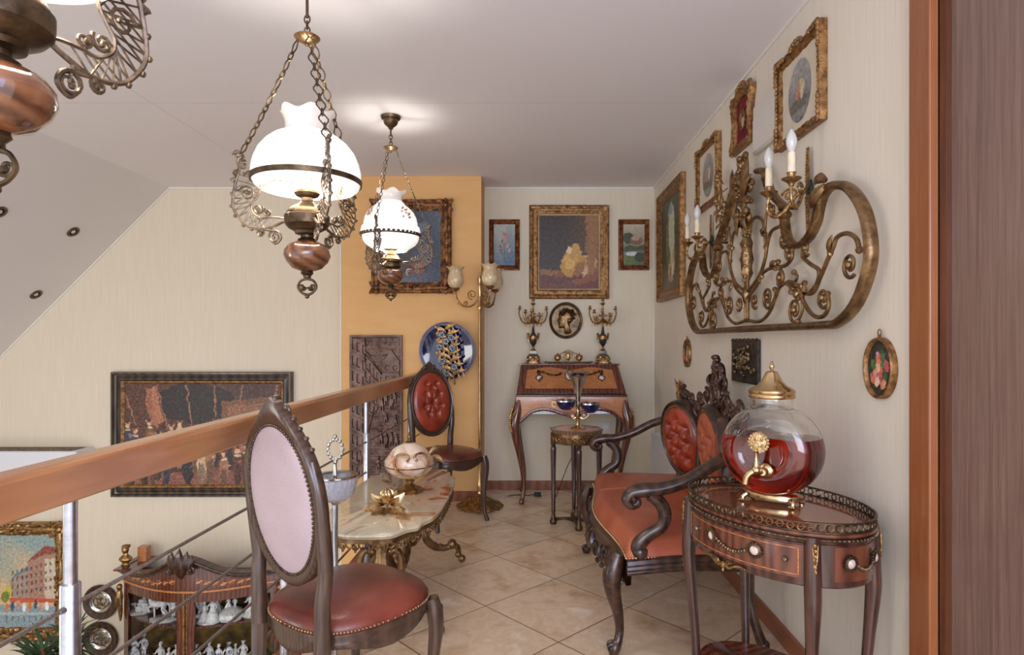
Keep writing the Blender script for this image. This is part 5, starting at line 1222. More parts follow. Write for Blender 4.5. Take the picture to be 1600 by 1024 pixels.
def ovalpic(label, Yc, zc, w_, h_, seed):
    t, fr = picture('oval_picture', label, 'picture', (RW, Yc, zc), q9, w_, h_, .038, .03, M_gilt, mould(.038, .03), carve(.005, 70, seed), n=40)
    b = MB(); ww, hh = w_/2-.012, h_/2-.012
    for sx in (-1, 1):
        for sz in (-1, 1):
            b = MB(); x, z = sx*ww, sz*hh
            for k in range(5): b.ball((x-sx*.016*k, -.030, z+sz*.008*(1-k/5)), (.012, .008, .011), 6); b.ball((x+sx*.004, -.030, z-sz*.018*k), (.010, .008, .011), 6)
            b.spiral(x-sx*.025, z, .014, 0, sx*sz*1.1, .0045, y=-.032, n=12, seg=5); b.build('corner_ornament', M_gilt, fr)
    b = MB()
    for k in range(7): a_ = pi*k/6; b.ball((.045*cos(a_), -.028, hh+.004+.018*sin(a_)), (.012, .008, .009), 6)
    for k in range(20): b.ball((-ww+.002, -.028, -hh+2*hh*k/19), (.007, .008, .009), 5); b.ball((ww-.002, -.028, -hh+2*hh*k/19), (.004, .006, .007), 5)
    b.build('carved_ornament', M_gilt, fr)
    MB().b2(-w_/2+.03, w_/2-.03, -.012, -.009, -h_/2+.03, h_/2-.03).build('mount_board', M_mat, t)
    cv = canvas('oval_print', w_*.50, h_*.66, 40, 52, lambda u, v: lerp3((96, 98, 100), (166, 164, 160), v+.1*sin(u*8)), [('e', .45, .28, .4, .13, (104, 98, 92)), ('e', .55, .55, .20, .12, (196, 172, 140)), ('e', .42, .50, .12, .14, (176, 132, 108)), ('e', .6, .45, .06, .1, (214, 198, 170)), ('e', .5, .12, .4, .08, (132, 132, 128))], t, y=-.0135, jit=.04, vari=24, oval=True, seed=seed)
    return t
ovalpic('large picture with an oval print in a carved gilt frame, highest on the right wall', 2.245, 2.125, .37, .345, 1)
ovalpic('carved gilt frame with an oval print, behind the brass foliage ornament', 3.39, 2.125, .40, .36, 2)
t = thing('velvet_miniature', 'small scrolled gilt frame with an oval miniature on crimson velvet', 'picture', (RW, 2.84, 2.235), q9)
b = MB(); N_ = 24
def vp(d):
    out = []
    for (x, z) in rectpath(.25-2*0, .27, 12)(d):
        k = 1-.10*cos(pi*z/.135)*(1 if abs(x) > .08 else 0); out.append((x*k, z+(.018*cos(pi*x/.11) if z > .08 else 0)))
    return out
b.frame(vp, mould(.042, .032), carve(.010, 60, 3)); 
for k in range(7): a_ = pi*k/6; b.ball((.05*cos(a_), -.024, .142+.022*sin(a_)), (.013, .009, .011), 6)
for sx in (-1, 1):
    for sz in (-1, 1): b.spiral(sx*.105, sz*.118, .020, 0, sx*sz*1.2, .007, y=-.026, n=14, seg=6); b.ball((sx*.12, -.022, sz*.13), (.014, .01, .014), 6)
b.build('scrolled_frame', M_gilt, t)
MB().b2(-.09, .09, -.010, -.001, -.105, .105).build('velvet_mount', M_velvet, t)
mn = MB().frame(ellpath(.036, .050, 40), [(0, .008), (0, .016), (.003, .018), (.006, .016), (.006, .008)]).build('miniature_rim', M_goldbr, t)
canvas('miniature', .06, .088, 24, 30, lambda u, v: (104, 84, 70), [('e', .5, .4, .3, .3, (186, 156, 132)), ('e', .5, .6, .16, .18, (206, 176, 150)), ('e', .5, .72, .2, .12, (70, 50, 42))], t, y=-.0125, oval=True)
t = thing('intercom_box', 'plain white wall box behind the large oval print, between it and the velvet miniature', 'wall box', (RW, 2.565, 2.125), q9)
MB().b2(-.122, .122, -.022, -.001, -.105, .105).build('housing', M_plastic, t, bev=.004); MB().b2(-.116, .116, -.026, -.022, -.098, .045).build('cover', M_plastic, t, bev=.002)
MB().b2(-.03, .03, -.0235, -.021, -.052+.0, -.046).build('slot', M_rubber, t)
def minioval(label, Yc, flowers):
    t = thing('oval_miniature', label, 'picture', (RW, Yc, 1.122), q9, None)
    b = MB(); b.frame(ellpath(.072, .088, 56), [(0, 0), (0, .016), (.002, .020), (.006, .020), (.010, .014), (.010, .004)]); b.build('brass_rim', M_gilt, t)
    MB().lathe([(0, 0), (.066, 0), (.066, .006), (0, .006)], 40, T(0, -.001, 0, rx=pi/2, s=(1, 1, 1)) @ Matrix.Diagonal((1, 1.24, 1, 1))).build('backing', M_linen, t)
    sh = [('e', .5+.34*cos(k*2.4)*(k/13)**.5, .46+.32*sin(k*2.4)*(k/13)**.5, .11, .09, ((206, 120, 96), (222, 190, 160), (196, 90, 96), (84, 120, 76), (214, 150, 110), (70, 96, 60))[k % 6], k) for k in range(13)]+[('e', .4, .75, .06, .05, (190, 150, 170)), ('e', .62, .72, .10, .05, (80, 110, 74), .6)]
    canvas('flower_painting', .126, .158, 40, 48, lambda u, v: (44, 44, 38), sh, t, y=-.0085, jit=.05, vari=20, oval=True)
    b = MB(); b.ball((0, -.010, .092), (.006, .005, .005), 8); b.tube([(.008*cos(2*pi*k/14), -.010, .102+.009*sin(2*pi*k/14)) for k in range(14)], .002, 5, closed=True); b.build('hanging_ring', M_gilt, t)
minioval('oval brass-framed flower miniature on the right wall beside the door', 1.738, 1)
minioval('small oval brass-framed miniature seen edge-on, above the left end of the settee', 3.85, 0)
# dark relief plaque
t = thing('relief_plaque', 'small dark rectangular relief plaque on the right wall behind the dispenser lid', 'plaque', (RW, 2.82, 1.105), q9)
MB().b2(-.17, .17, -.016, -.001, -.10, .10).build('panel', M_slate, t, bev=.003)
b = MB(); rnd = random.Random(9)
for k in range(90):
    x, z = rnd.gauss(0, .055), rnd.gauss(0, .032)
    if abs(x) < .14 and abs(z) < .08: b.ball((x, -.018, z), (rnd.uniform(.006, .013), .010, rnd.uniform(.008, .015)), 6)
for k in range(24): x = -.16+.32*k/23; b.ball((x, -.015, .098+.004*sin(k*1.7)), (.010, .006, .006), 6)
b.build('relief_figures', M_bronze, t)
# small gilt ornament left of the settee crest
t = thing('gilt_wall_bracket', 'small gilt openwork ornament on the wall, just left of the settee crest', 'wall ornament', (RW, 4.02, .86), q9)
b = MB(); 
for s in (-1, 1): b.spiral(s*.03, .05, .025, 0, s*1.2, .006, y=-.02, n=14); b.spiral(s*.03, -.02, .025, 2, -s*1.2, .006, y=-.02, n=14); b.leaf((0, -.02, 0), (s*.07, -.03, .09), .012, (0, 0, 0), .5)
b.tube([(0, -.02, -.09, .004), (0, -.02, 0, .012), (0, -.02, .08, .006)], seg=8); b.ball((0, -.012, 0), (.02, .012, .05), 10); b.build('openwork', M_goldbr, t)
MB().b2(-.012, .012, -.010, -.001, -.06, .06).build('wall_mount', M_bronze, t)

# ---------------- bronze medallion ----------------
t = thing('bronze_medallion', 'round bronze medallion with a head in left profile, under the large painting', 'plaque', ((884-VX)*4.9/F, WB, 1.2+32*4.9/F))
MB().lathe([(0, .001), (.128, .001), (.134, .008), (.134, .018), (.128, .023), (.118, .020), (.112, .012), (0, .012)], 64, T(0, 0, 0, rx=pi/2) @ Matrix.Diagonal((1, 1.10, 1, 1))).build('disc', M_bronze, t)
head = [(-.010, -.105), (-.012, -.075), (-.022, -.062), (-.050, -.062), (-.058, -.052), (-.056, -.040), (-.062, -.034), (-.058, -.028), (-.063, -.022), (-.058, -.012), (-.072, -.004), (-.068, .004), (-.058, .018), (-.056, .032), (-.060, .046), (-.052, .064), (-.030, .085), (.004, .096), (.040, .088), (.062, .064), (.070, .034), (.062, .006), (.048, -.014), (.034, -.026), (.034, -.060), (.048, -.092), (.030, -.110)]
b = MB(); hh = smooth([(x, z) for x, z in head], 3, closed=True); n_ = len(hh); cx_, cz_ = 0, 0; vs = []; rings = ((1, .012), (.97, .018), (.85, .026), (.6, .032), (.3, .034), (.02, .034))
for s, y in rings: vs += [(cx_+(x-cx_)*s, -y, cz_+(z-cz_)*s) for x, z in hh]
b.add(vs, [(i*n_+k, i*n_+(k+1) % n_, (i+1)*n_+(k+1) % n_, (i+1)*n_+k) for i in range(len(rings)-1) for k in range(n_)]); b.build('profile_head', M_brass, t, ang=60)
b = MB(); rnd = random.Random(4)
for k in range(46):
    a_ = rnd.uniform(-.5, 2.9); r = rnd.uniform(.035, .072); x, z = .012+r*cos(a_)*.9, .035+r*sin(a_)*.85
    if x > -.042 and not (x < -.01 and z < .04): b.ball((x, -.030, z), (.013, .012, .010), 7)
b.ball((.03, -.030, .0), (.022, .010, .02), 8); b.build('hair', M_bronze, t)
b = MB(); b.ball((-.036, -.030, .022), (.010, .006, .005), 7); b.ball((-.040, -.030, .034), (.014, .005, .004), 6); b.ball((-.050, -.026, -.030), (.010, .006, .004), 6); b.ball((.014, -.034, .005), (.009, .006, .014), 7)
for k in range(15): a_ = pi*.28+pi*.44*k/14; b.ball((.112*cos(a_), -.015, .112*1.1*sin(a_)), (.003, .004, .005), 5)
b.build('facial_relief', M_brass, t)

# ---------------- copper relief panel on the chimney ----------------
t = thing('copper_relief', 'tall dark copper relief of a village street with small figures, on the apricot wall', 'relief', ((586-VX)*4.53/F, YC-.001, 1.2-102*4.53/F))
W_, H_ = .39, 1.055
figs = [(.62, .52, 1), (.70, .56, 1.1), (.80, .53, 1.2), (.86, .57, 1), (.60, .28, 1), (.70, .26, 1.2), (.80, .27, 1), (.90, .26, .9), (.55, .10, 1.1), (.2, .14, 1), (.88, .40, .8), (.7, .42, .7)]
def hf(u, v):
    h = .006
    # sky
    if v > .86: h = .004+.004*noise.noise(Vector((u*6, v*9, 1)))
    # left houses in perspective
    e = .34-.10*max(0, .55-v); top_ = .97-.45*max(0, u-.30)
    if u < .30 and v < .98:
        h = .018; wu = (u*9) % 1; wv = (v*9+u*1.6) % 1
        if .25 < wu < .75 and .25 < wv < .8: h = .009
        if wv < .08: h = .020
        if .62 < v+.25*u < .66: h = .024
    if .30 <= u < .62 and v < .90-.55*(u-.30) and v > .36+.5*(u-.30):
        h = .013; wu = (u*14) % 1; wv = (v*11+u*5) % 1
        if .3 < wu < .75 and .25 < wv < .75: h = .008
        if wv < .1: h = .017
    if .62 <= u < .96 and .60 < v < .83+.07*max(0, 1-abs(u-.8)/.13):
        h = .014
        if abs(u-.72) < .03 and abs(v-.68) < .03 or abs(u-.87) < .03 and abs(v-.68) < .03: h = .008
        if (u-.72)**2+((v-.77)*2.7)**2 < .0016 or (u-.87)**2+((v-.77)*2.7)**2 < .0016: h = .008
        if .735 < v < .745: h = .017
    if h <= .0065: h += .002*noise.noise(Vector((u*40, v*100, 2)))+(.0015 if ((v*70) % 1) < .5 else 0)
    if u < .05 or u > .965 or v < .012 or v > .988: h = .016
    a = u*.6-.05
    if abs(v-(.03+1.6*(u-.18))) < .012 and u < .5 and v < .5: h = .018
    for fx, fy, s in figs:
        dx, dy = (u-fx)*W_, (v-fy)*H_
        if abs(dx) > .04 or abs(dy) > .06: continue
        if (dx/(.012*s))**2+(dy/(.026*s))**2 < 1 or (dx/.008)**2+((dy-.034*s)/.009)**2 < 1 or (abs(abs(dx)-.008) < .005 and -.055*s < dy < 0): h = max(h, .022)
    return h
b = MB(); nx, nz = 110, 260
b.add([((i/(nx-1)-.5)*W_, -.004-1.35*hf(i/(nx-1), j/(nz-1)), (j/(nz-1)-.5)*H_) for j in range(nz) for i in range(nx)], [(j*nx+i, j*nx+i+1, (j+1)*nx+i+1, (j+1)*nx+i) for j in range(nz-1) for i in range(nx-1)])
b.b2(-W_/2, W_/2, -.019, 0, -H_/2, H_/2-.0001) if False else None
b.build('embossed_sheet', M_relief, t, ang=35)
MB().b2(-W_/2-.001, W_/2+.001, -.005, -.0005, -H_/2-.001, H_/2+.001).build('backing_board', M_dark, t)
b = MB(); b.frame(rectpath(W_+.004, H_+.004), [(0, 0), (0, .021), (.004, .022), (.006, .018), (.006, .004)]); b.build('edge_strip', M_relief, t)

# ---------------- blue plate with gold flowers ----------------
t = thing('cobalt_wall_plate', 'large cobalt blue plate with applied gold and silver flower spray, on the apricot wall', 'plate', ((700-VX)*4.53/F, YC-.001, 1.2-15*4.53/F), radians(-8), rx=radians(3)); t.location.y -= .032
MB().lathe([(0, .006), (.10, .006), (.14, .012), (.19, .024), (.211, .030), (.213, .034), (.208, .036), (.188, .031), (.140, .019), (.10, .013), (0, .012)], 64, T(0, 0, 0, rx=pi/2)).build('plate', M_cobalt, t)
MB().olathe([(.204, .0345), (.2135, .0345), (.2135, .0365), (.204, .0375)], 64, T(0, 0, 0, rx=pi/2)).build('gold_rim', pbr('thin gilt rim', srgb(60, 56, 90), srgb(90, 84, 110), .3, .5, 40), t)
b = MB(); f_ = MB(); rnd = random.Random(8)
b.tube(smooth([(.06, -.05, -.25, .006), (.05, -.045, -.14, .005), (.01, -.04, 0, .004), (-.01, -.04, .16, .003)], 6), seg=6)
for k in range(16):
    z = -.20+.024*k; s = 1 if k % 2 else -1; x0 = .05-.06*(z+.2)/.36; l = .07+.03*rnd.random()
    b.leaf((x0, -.042, z), (x0+s*l, -.048, z+.035), .016, (0, -.008, .01), .18); 
    for q in range(4): b.leaf((x0+s*l*(.4+.18*q), -.046, z+.01+.006*q), (x0+s*l*(.5+.18*q), -.05, z+.05*(1 if q % 2 else -.6)), .007, (0, 0, 0), .25)
for (x, z) in ((.0, .07), (-.03, .12), (.04, .10), (-.05, .03), (.06, -.12), (-.03, -.08), (.0, -.17), (.05, .02)):
    for q in range(6): a_ = 2*pi*q/6+x*30; f_.leaf((x, -.055, z), (x+.030*cos(a_), -.062, z+.030*sin(a_)), .011, (0, -.006, 0), .3)
    f_.ball((x, -.062, z), .008, 7); f_.build('silver_blue_flower', pbr('blue silver petals', srgb(90, 104, 120), srgb(150, 156, 160), .35, .7, 60), t); f_ = MB()
sp2 = b.build('gold_leaf_spray', M_goldbr, t)
# ---------------- brass headboard used as wall ornament ----------------
HY = 2.69; HX = .965
def hb(cx, cy):      # position on the headboard's own plane, x along the wall (towards the door positive), z height
    px, py = 1020+cx*.332, 200+cy*.332; Y = HX*F/(px-VX); return (HY-Y, HC-(py-VY)*Y/F)
t = thing('brass_headboard', 'large brass scrollwork bed head with bulbous curves, hung on the right wall', 'headboard', (HX, HY, 0), q9, None)
half = [(0, 1.253), (.40, 1.252), (.70, 1.251), (.80, 1.258), (.90, 1.31), (.965, 1.40), (.975, 1.48), (.94, 1.58), (.86, 1.66), (.765, 1.692), (.70, 1.682), (.672, 1.635), (.655, 1.60), (.60, 1.556), (.512, 1.542), (.435, 1.575), (.405, 1.64), (.395, 1.70), (.335, 1.745), (.265, 1.80), (.225, 1.86), (.19, 1.90), (.13, 1.915)]
for s in (-1, 1):
    b = MB(); b.tube([(x*s, 0, z, w_) for x, z, w_ in smooth([(x, z, .022 if x > .69 or z < 1.3 else .019) for x, z in half], 6)], seg=10, up=(0, 1, 0), flat=.66)
    b.build('outer_tube', M_brass, t)
    b = MB()
    for i, (x, z) in enumerate(smooth(half[9:21], 8)): b.ball((x*s, -.006, z), (.0135, .0175, .007), 7)
    b.leaf((s*.74, -.015, 1.70), (s*.655, -.02, 1.64), .022, (0, -.012, 0), .7); b.leaf((s*.76, -.02, 1.71), (s*.68, -.02, 1.715), .018, (0, -.006, .014), .6); b.ball((s*.66, -.012, 1.665), (.02, .022, .02), 8)
    b.ball((s*.40, -.002, 1.675), (.03, .028, .02), 10); b.ball((s*.40, -.002, 1.70), (.026, .024, .012), 10)
    b.build('acanthus_collar', M_brass, t)
crv = [[(447, 905), (500, 912), (548, 870), (580, 790), (605, 742), (660, 727), (705, 772), (755, 775), (790, 700), (830, 605), (850, 560), (870, 512), (920, 497), (960, 525), (972, 575)],
       [(720, 568), (705, 605), (740, 640), (782, 672), (772, 735), (735, 775), (705, 778)],
       [(822, 780), (828, 840), (800, 888), (752, 880), (712, 822), (693, 762)], [(702, 790), (704, 860), (682, 912)], [(575, 760), (578, 800), (560, 832)],
       [(447, 800), (490, 742), (520, 682), (572, 655), (620, 650), (655, 612), (655, 572)], [(595, 660), (612, 690), (610, 720), (596, 735)],
       [(447, 770), (500, 700), (528, 620), (540, 545), (560, 485), (605, 462)], [(455, 492), (465, 440), (490, 420), (518, 440), (528, 500), (533, 560)], [(528, 500), (533, 420), (548, 365)], [(447, 905), (447, 840), (447, 760), (447, 700)], [(447, 505), (447, 440), (440, 400)],
       [(665, 680), (680, 700), (664, 740)], [(715, 730), (712, 760)], [(590, 630), (578, 660)], [(640, 735), (652, 772)], [(676, 760), (684, 800)]]
spi = [(928, 645, 30, 1.4), (720, 565, 20, 1.1), (802, 800, 24, 1.3), (668, 858, 30, 1.5), (541, 798, 26, 1.5), (640, 575, 22, 1.2), (600, 705, 18, 1.2), (615, 528, 18, 1.1), (565, 385, 16, 1.1), (480, 815, 18, 1.2), (900, 300, 0, 0)]
for s in (-1, 1):
    for c in crv:
        pts = smooth([hb(*p) for p in c], 5); b = MB(); n_ = len(pts)
        b.tube([(x*s, 0, z, .0074 if len(c) > 3 else .0055) for x, z in pts], seg=7, up=(0, 1, 0)); b.ball((pts[-1][0]*s, 0, pts[-1][1]), .012, 7); b.ball((pts[0][0]*s, 0, pts[0][1]), .011, 7)
        if len(c) == 3: b.ball((pts[-1][0]*s, 0, pts[-1][1]), .009, 6)
        b.build('scroll_rod', M_brass, t)
    for cx_, cy_, r, tn in spi:
        if r == 0: continue
        x, z = hb(cx_, cy_); xe, ze = hb(cx_, cy_-r); rr_ = abs(ze-z)
        b = MB(); b.spiral(x*s, z, rr_*2.1, -pi/2+.6*s, -s*tn, .0068, n=26, k=.25, seg=7); b.ball((x*s, -.004, z), (.013, .012, .013), 8); b.build('volute', M_brass, t)
    b = MB()
    for (cx_, cy_), (ex, ey) in (((835, 590), (862, 500)), ((700, 745), (640, 720)), ((560, 650), (590, 625)), ((520, 500), (535, 470)), ((690, 770), (680, 800)), ((512, 700), (520, 735))):
        x, z = hb(cx_, cy_); x2, z2 = hb(ex, ey); b.leaf((x*s, -.004, z), (x2*s, -.01, z2), .012, (0, -.006, 0), .6); b.ball((x*s, 0, z), (.011, .011, .012), 7)
    b.build('bud_leaf', M_brass, t)
b = MB(); MV = T(0, 0, 0, s=(.62, .62, 1)); b.lathe([(0, 1.36), (.02, 1.37), (.035, 1.40), (.028, 1.43), (.012, 1.45), (.022, 1.47), (.040, 1.50), (.034, 1.53), (.046, 1.56), (.034, 1.60), (.040, 1.63), (.026, 1.66), (.034, 1.69), (.018, 1.71), (0, 1.72)], 14, MV, rf=lambda a, q: 1+.18*cos(5*a+q*30))
for k in range(16): b.ball((.020*sin(k*2.1), -.012, 1.47+.015*k), (.010, .009, .010), 6)
b.build('vase_ornament', M_brass, t)
b = MB(); rnd = random.Random(14)
for s in (-1, 1):
    b.leaf((0, -.02, 1.80), (s*.10, -.03, 1.99), .030, (s*.02, -.01, 0), .5); b.leaf((0, -.02, 1.80), (s*.14, -.03, 1.90), .028, (0, -.01, .02), .5); b.leaf((s*.04, -.02, 1.85), (s*.05, -.03, 1.73), .022, (s*.02, -.01, 0), .5)
    b.spiral(s*.055, 1.74, .03, pi/2, s*1.3, .010, y=-.012, n=18); b.spiral(s*.10, 1.86, .03, 0, s*1.2, .010, y=-.02, n=18); b.leaf((s*.03, -.02, 1.78), (s*.06, -.02, 1.67), .018, (0, -.01, 0), .6)
for k in range(60):
    x, z = rnd.gauss(0, .045), rnd.uniform(1.74, 2.02); x *= (2.10-z)*3.2
    b.ball((x, rnd.uniform(-.04, -.01), z), (rnd.uniform(.010, .018), .014, rnd.uniform(.010, .02)), 6)
b.build('flower_crest', M_brass, t, ang=60)
b = MB()
for x, z in ((-.70, 1.253), (.70, 1.253), (-.40, 1.70), (.40, 1.70)): b.tube([(x, 0, z), (x, .047, z)], .006, 6)
b.build('wall_bracket', M_bronze, t)

def sconce(label, Yc):
    t = thing('candle_sconce', label, 'wall lamp', (RW, Yc, 0), q9, 'pair of two-armed sconces')
    b = MB()
    for k in range(11):
        for s in (-1, 1):
            for sg in (-1, 1): b.leaf((0, -.012, 1.745+sg*(.02+.0115*k)), (s*(.022-.0012*k), -.016, 1.745+sg*(.034+.0115*k)), .006, (0, 0, 0), .5)
    b.tube([(0, -.010, 1.60, .002), (0, -.012, 1.68, .006), (0, -.012, 1.745, .009), (0, -.012, 1.81, .006), (0, -.010, 1.89, .002)], seg=8, flat=.7); b.build('spear_backplate', M_goldbr, t)
    b = MB(); b.lathe([(0, 0), (.020, 0), (.024, .006), (.018, .014), (0, .016)], 20, T(0, -.002, 1.745, rx=pi/2) @ Matrix.Diagonal((1, 1.5, 1, 1))); b.build('green_boss', pbr('green black enamel', srgb(18, 44, 34), srgb(30, 60, 46), .2, .2, 20, coat=.6), t)
    for s in (-1, 1):
        b = MB(); e = (s*.098, -.115)
        b.tube(smooth([(s*.006, -.018, 1.745, .007), (s*.03, -.045, 1.725, .0075), (s*.06, -.075, 1.675, .0075), (s*.085, -.10, 1.662, .0075), (s*.103, -.118, 1.69, .006), (e[0], e[1], 1.735, .005)], 6), seg=8)
        b.tube([(s*.045+.022*(1-.03*k)*cos(.45*k)*s, -.06-.02*(1-.03*k)*cos(.45*k), 1.735+.022*(1-.03*k)*sin(.45*k), .0045) for k in range(20)], seg=6)
        b.lathe([(0, 1.728), (.008, 1.73), (.012, 1.74), (.03, 1.752), (.033, 1.756), (.014, 1.758), (.012, 1.768), (.016, 1.776), (0, 1.777)], 18, T(e[0], e[1], 0), rf=lambda a, q: 1+.05*cos(9*a)); ar = b.build('sconce_arm', M_goldbr, t)
        MB().lathe([(0, 1.776), (.013, 1.776), (.0125, 1.842), (.0115, 1.845), (0, 1.845)], 16, T(e[0], e[1], 0)).build('candle_sleeve', M_candle, ar)
        MB().lathe([(.0, 1.845), (.008, 1.846), (.012, 1.855), (.0175, 1.872), (.0185, 1.885), (.015, 1.902), (.007, 1.918), (.002, 1.925), (0, 1.926)], 16, T(e[0], e[1], 0)).build('candle_bulb', M_bulb, ar)
sconce('two-armed brass candle sconce nearest the door, over the valley of the brass bed head', 2.175)
sconce('two-armed brass candle sconce at the far end of the brass bed head', 3.335)

t = thing('brass_foliage_ornament', 'openwork brass leaf and star ornament overlapping the left oval print', 'wall ornament', (RW, 3.06, 1.90), q9)
b = MB(); rnd = random.Random(6)
b.tube(smooth([(0, -.03, -.15, .003), (.02, -.04, -.05, .004), (-.01, -.05, .05, .004), (.01, -.05, .16, .003)], 6), seg=6)
b.tube([(.045*cos(2*pi*k/20), -.055, .045*sin(2*pi*k/20)) for k in range(20)], .005, 6, closed=True); b.ball((0, -.05, 0), (.014, .01, .014), 8)
for k in range(5): a_ = 2*pi*k/5; b.tube([(0, -.055, 0), (.042*cos(a_), -.055, .042*sin(a_))], .003, 5)
for k in range(34):
    a_ = rnd.uniform(0, 2*pi); r = rnd.uniform(.05, .12); x, z = .45*r*cos(a_), r*sin(a_)*1.35
    b.leaf((x, -.045, z), (x+.035*cos(a_+.6), -.06, z+.035*sin(a_+.6)), .011, (0, -.006, 0), .4)
for z in (.04, -.04): b.tube([(-.10, -.05, z), (.12, -.05, z)], .003, 5)
b.tube([(0, -.05, 0), (0, -.001, 0)], .006, 6)
b.build('openwork', M_goldbr, t)
MB().lathe([(0, 0), (.02, 0), (.018, .006), (0, .008)], 16, T(0, -.001, 0, rx=pi/2)).build('wall_rose', M_goldbr, t)

# ---------------- radiator, socket, cords ----------------
t = thing('radiator', 'white panel radiator low on the right wall behind the settee', 'radiator', (XR, 3.95, 0))
MB().b2(-.095, -.080, -.60, .60, .12, .50).build('front_panel', M_white, t, bev=.004)
b = MB(); b.b2(-.030, -.018, -.60, .60, .12, .50)
for k in range(36): y = -.58+1.16*k/35; b.b2(-.080, -.030, y-.001, y+.001, .14, .49)
b.build('rear_panel', M_white, t)
b = MB(); b.b2(-.097, -.016, -.602, -.598, .12, .515); b.b2(-.097, -.016, .598, .602, .12, .515)
b.b2(-.097, -.083, -.60, .60, .50, .515); b.b2(-.030, -.016, -.60, .60, .50, .515)
for k in range(50): y = -.59+1.18*k/49; b.b2(-.084, -.029, y-.004, y+.004, .508, .514)
b.build('top_grille', M_white, t)
b = MB(); b.tube([(-.055, .60, .20), (-.055, .66, .20)], .008, 8); b.lathe([(0, 0), (.018, 0), (.02, .02), (.018, .05), (0, .055)], 14, T(-.055, .66, .20, rx=-pi/2)); b.tube([(-.055, .65, .20), (-.055, .65, .01)], .007, 8); b.build('valve', M_plastic, t)
b = MB(); b.b2(-.03, 0, -.4, -.38, .2, .4); b.b2(-.03, 0, .38, .4, .2, .4); b.build('wall_hanger', M_white, t)
t = thing('wall_socket', 'white single wall socket low on the far wall, right of the octagonal stand', 'socket', ((946-VX)*4.91/F, WB, .505))
MB().b2(-.042, .042, -.010, -.0005, -.042, .042).build('face_plate', M_plastic, t, bev=.002); MB().lathe([(0.019, 0), (.021, .003), (.019, .004), (0.0, .001)], 20, T(0, -.009, 0, rx=pi/2)).build('socket_insert', M_white, t)
def G(px, py): Y = HC*F/(py-VY); return ((px-VX)*Y/F, Y)
t = thing('power_cord', 'thin white cord lying on the tiles along the far baseboard', 'cord', (0, 0, 0)); 
c_ = [G(*p) for p in ((760, 780), (790, 773), (815, 768), (838, 775), (855, 772), (875, 769), (900, 775), (930, 770))]
MB().tube([(x, min(y, YB-.03), .0045) for x, y in smooth(c_, 6)], .0035, 6).build('cable', M_wirew, t)
t = thing('black_plug', 'black plug with a lead at the end of the cord under the desk', 'plug', (*G(840, 776), 0))
MB().box(0, 0, .016, .055, .034, .030).build('plug_body', M_rubber, t, bev=.006)
b = MB(); b.tube([(.027, 0, .016), (.034, 0, .016)], .010, 10); b.build('strain_relief', M_plastic, t)
x0, y0_ = G(840, 776)
b = MB(); b.tube(smooth([(-.027, 0, .016), (-.08, .01, .004), (-.16, .03, .004), (-.23, .0, .004)], 6), .003, 6); b.build('lead', M_rubber, t)
t = thing('lamp_lead', 'thin dark lead climbing from the floor to the writing desk behind the stand', 'cord', (0, 0, 0))
MB().tube(smooth([(.20, 4.62, .004), (.24, 4.75, .05), (.30, 4.84, .18), (.36, 4.87, .30), (.40, 4.885, .42), (.44, 4.895, .50)], 6), .003, 6).build('cable', M_rubber, t)

# ---------------- air conditioner at the far left ----------------
t = thing('air_conditioner', 'white wall-mounted air conditioner unit behind the handrail at the far left', 'air conditioner', ((40-VX)*4.8/F, WB, 1.2-197*4.8/F))
MB().b2(-.47, .47, -.21, -.001, -.14, .14).build('casing', M_white, t, bev=.012)
b = MB()
for k in range(7): y = -.19+.026*k; b.b2(-.42, .42, y-.006, y+.006, .139, .143)
b.build('intake_grille', M_pewter, t); MB().b2(-.43, .43, -.214, -.208, -.125, -.085).build('air_flap', M_plastic, t)

# ---------------- display cabinet on the lower floor ----------------
CW = .60; CXc = -2.52; t = thing('display_cabinet', 'bow-fronted inlaid display cabinet with carved cresting, full of white porcelain figurines', 'cabinet', (CXc, YB-.004, ZL)); cab = t
def bow(x): return -(.20+.25*max(0, cos(pi*x/(2.12*CW))))
Z = lambda z: z-ZL
def strip(mb, x0, x1, z0, z1, o0, o1, n=24):      # follows the bow; o0/o1 offsets from the front (towards room negative)
    vs = []
    for i in range(n+1):
        x = x0+(x1-x0)*i/n; y = bow(x); a_, c = (z0(x) if callable(z0) else z0), (z1(x) if callable(z1) else z1)
        vs += [(x, y+o0, a_), (x, y+o1, a_), (x, y+o1, c), (x, y+o0, c)]
    mb.add(vs, [(i*4+j, (i+1)*4+j, (i+1)*4+(j+1) % 4, i*4+(j+1) % 4) for i in range(n) for j in range(4)]+[(0, 1, 2, 3), (n*4+3, n*4+2, n*4+1, n*4)]); return mb
def slab(mb, x0, x1, z0, z1, of, n=24):
    out = [(x0+(x1-x0)*i/n, bow(x0+(x1-x0)*i/n)+of) for i in range(n+1)]+[(x1, -.001), (x0, -.001)]; return mb.prism(out, z0, z1)
ped = lambda x: Z(-.525)+.125*exp(-(x/.22)**2)+.018*cos(pi*x/CW)
b = MB(); b.b2(-CW, -CW+.022, bow(CW), -.001, 0, Z(-.53)); b.b2(CW-.022, CW, bow(CW), -.001, 0, Z(-.53)); slab(b, -CW, CW, 0, .10, 0); slab(b, -CW+.02, CW-.02, .10, .60, .01); slab(b, -CW+.02, CW-.02, Z(-.645), Z(-.63), .01); b.b2(-CW-.03, -CW+.13, -.30, -.001, Z(-.548), Z(-.535)); b.b2(CW-.13, CW+.03, -.30, -.001, Z(-.548), Z(-.535)); b.build('carcass', M_mahog, t)
MB().b2(-CW+.022, CW-.022, -.012, -.002, .6, Z(-.64)).build('fabric_back', M_fabric, t)
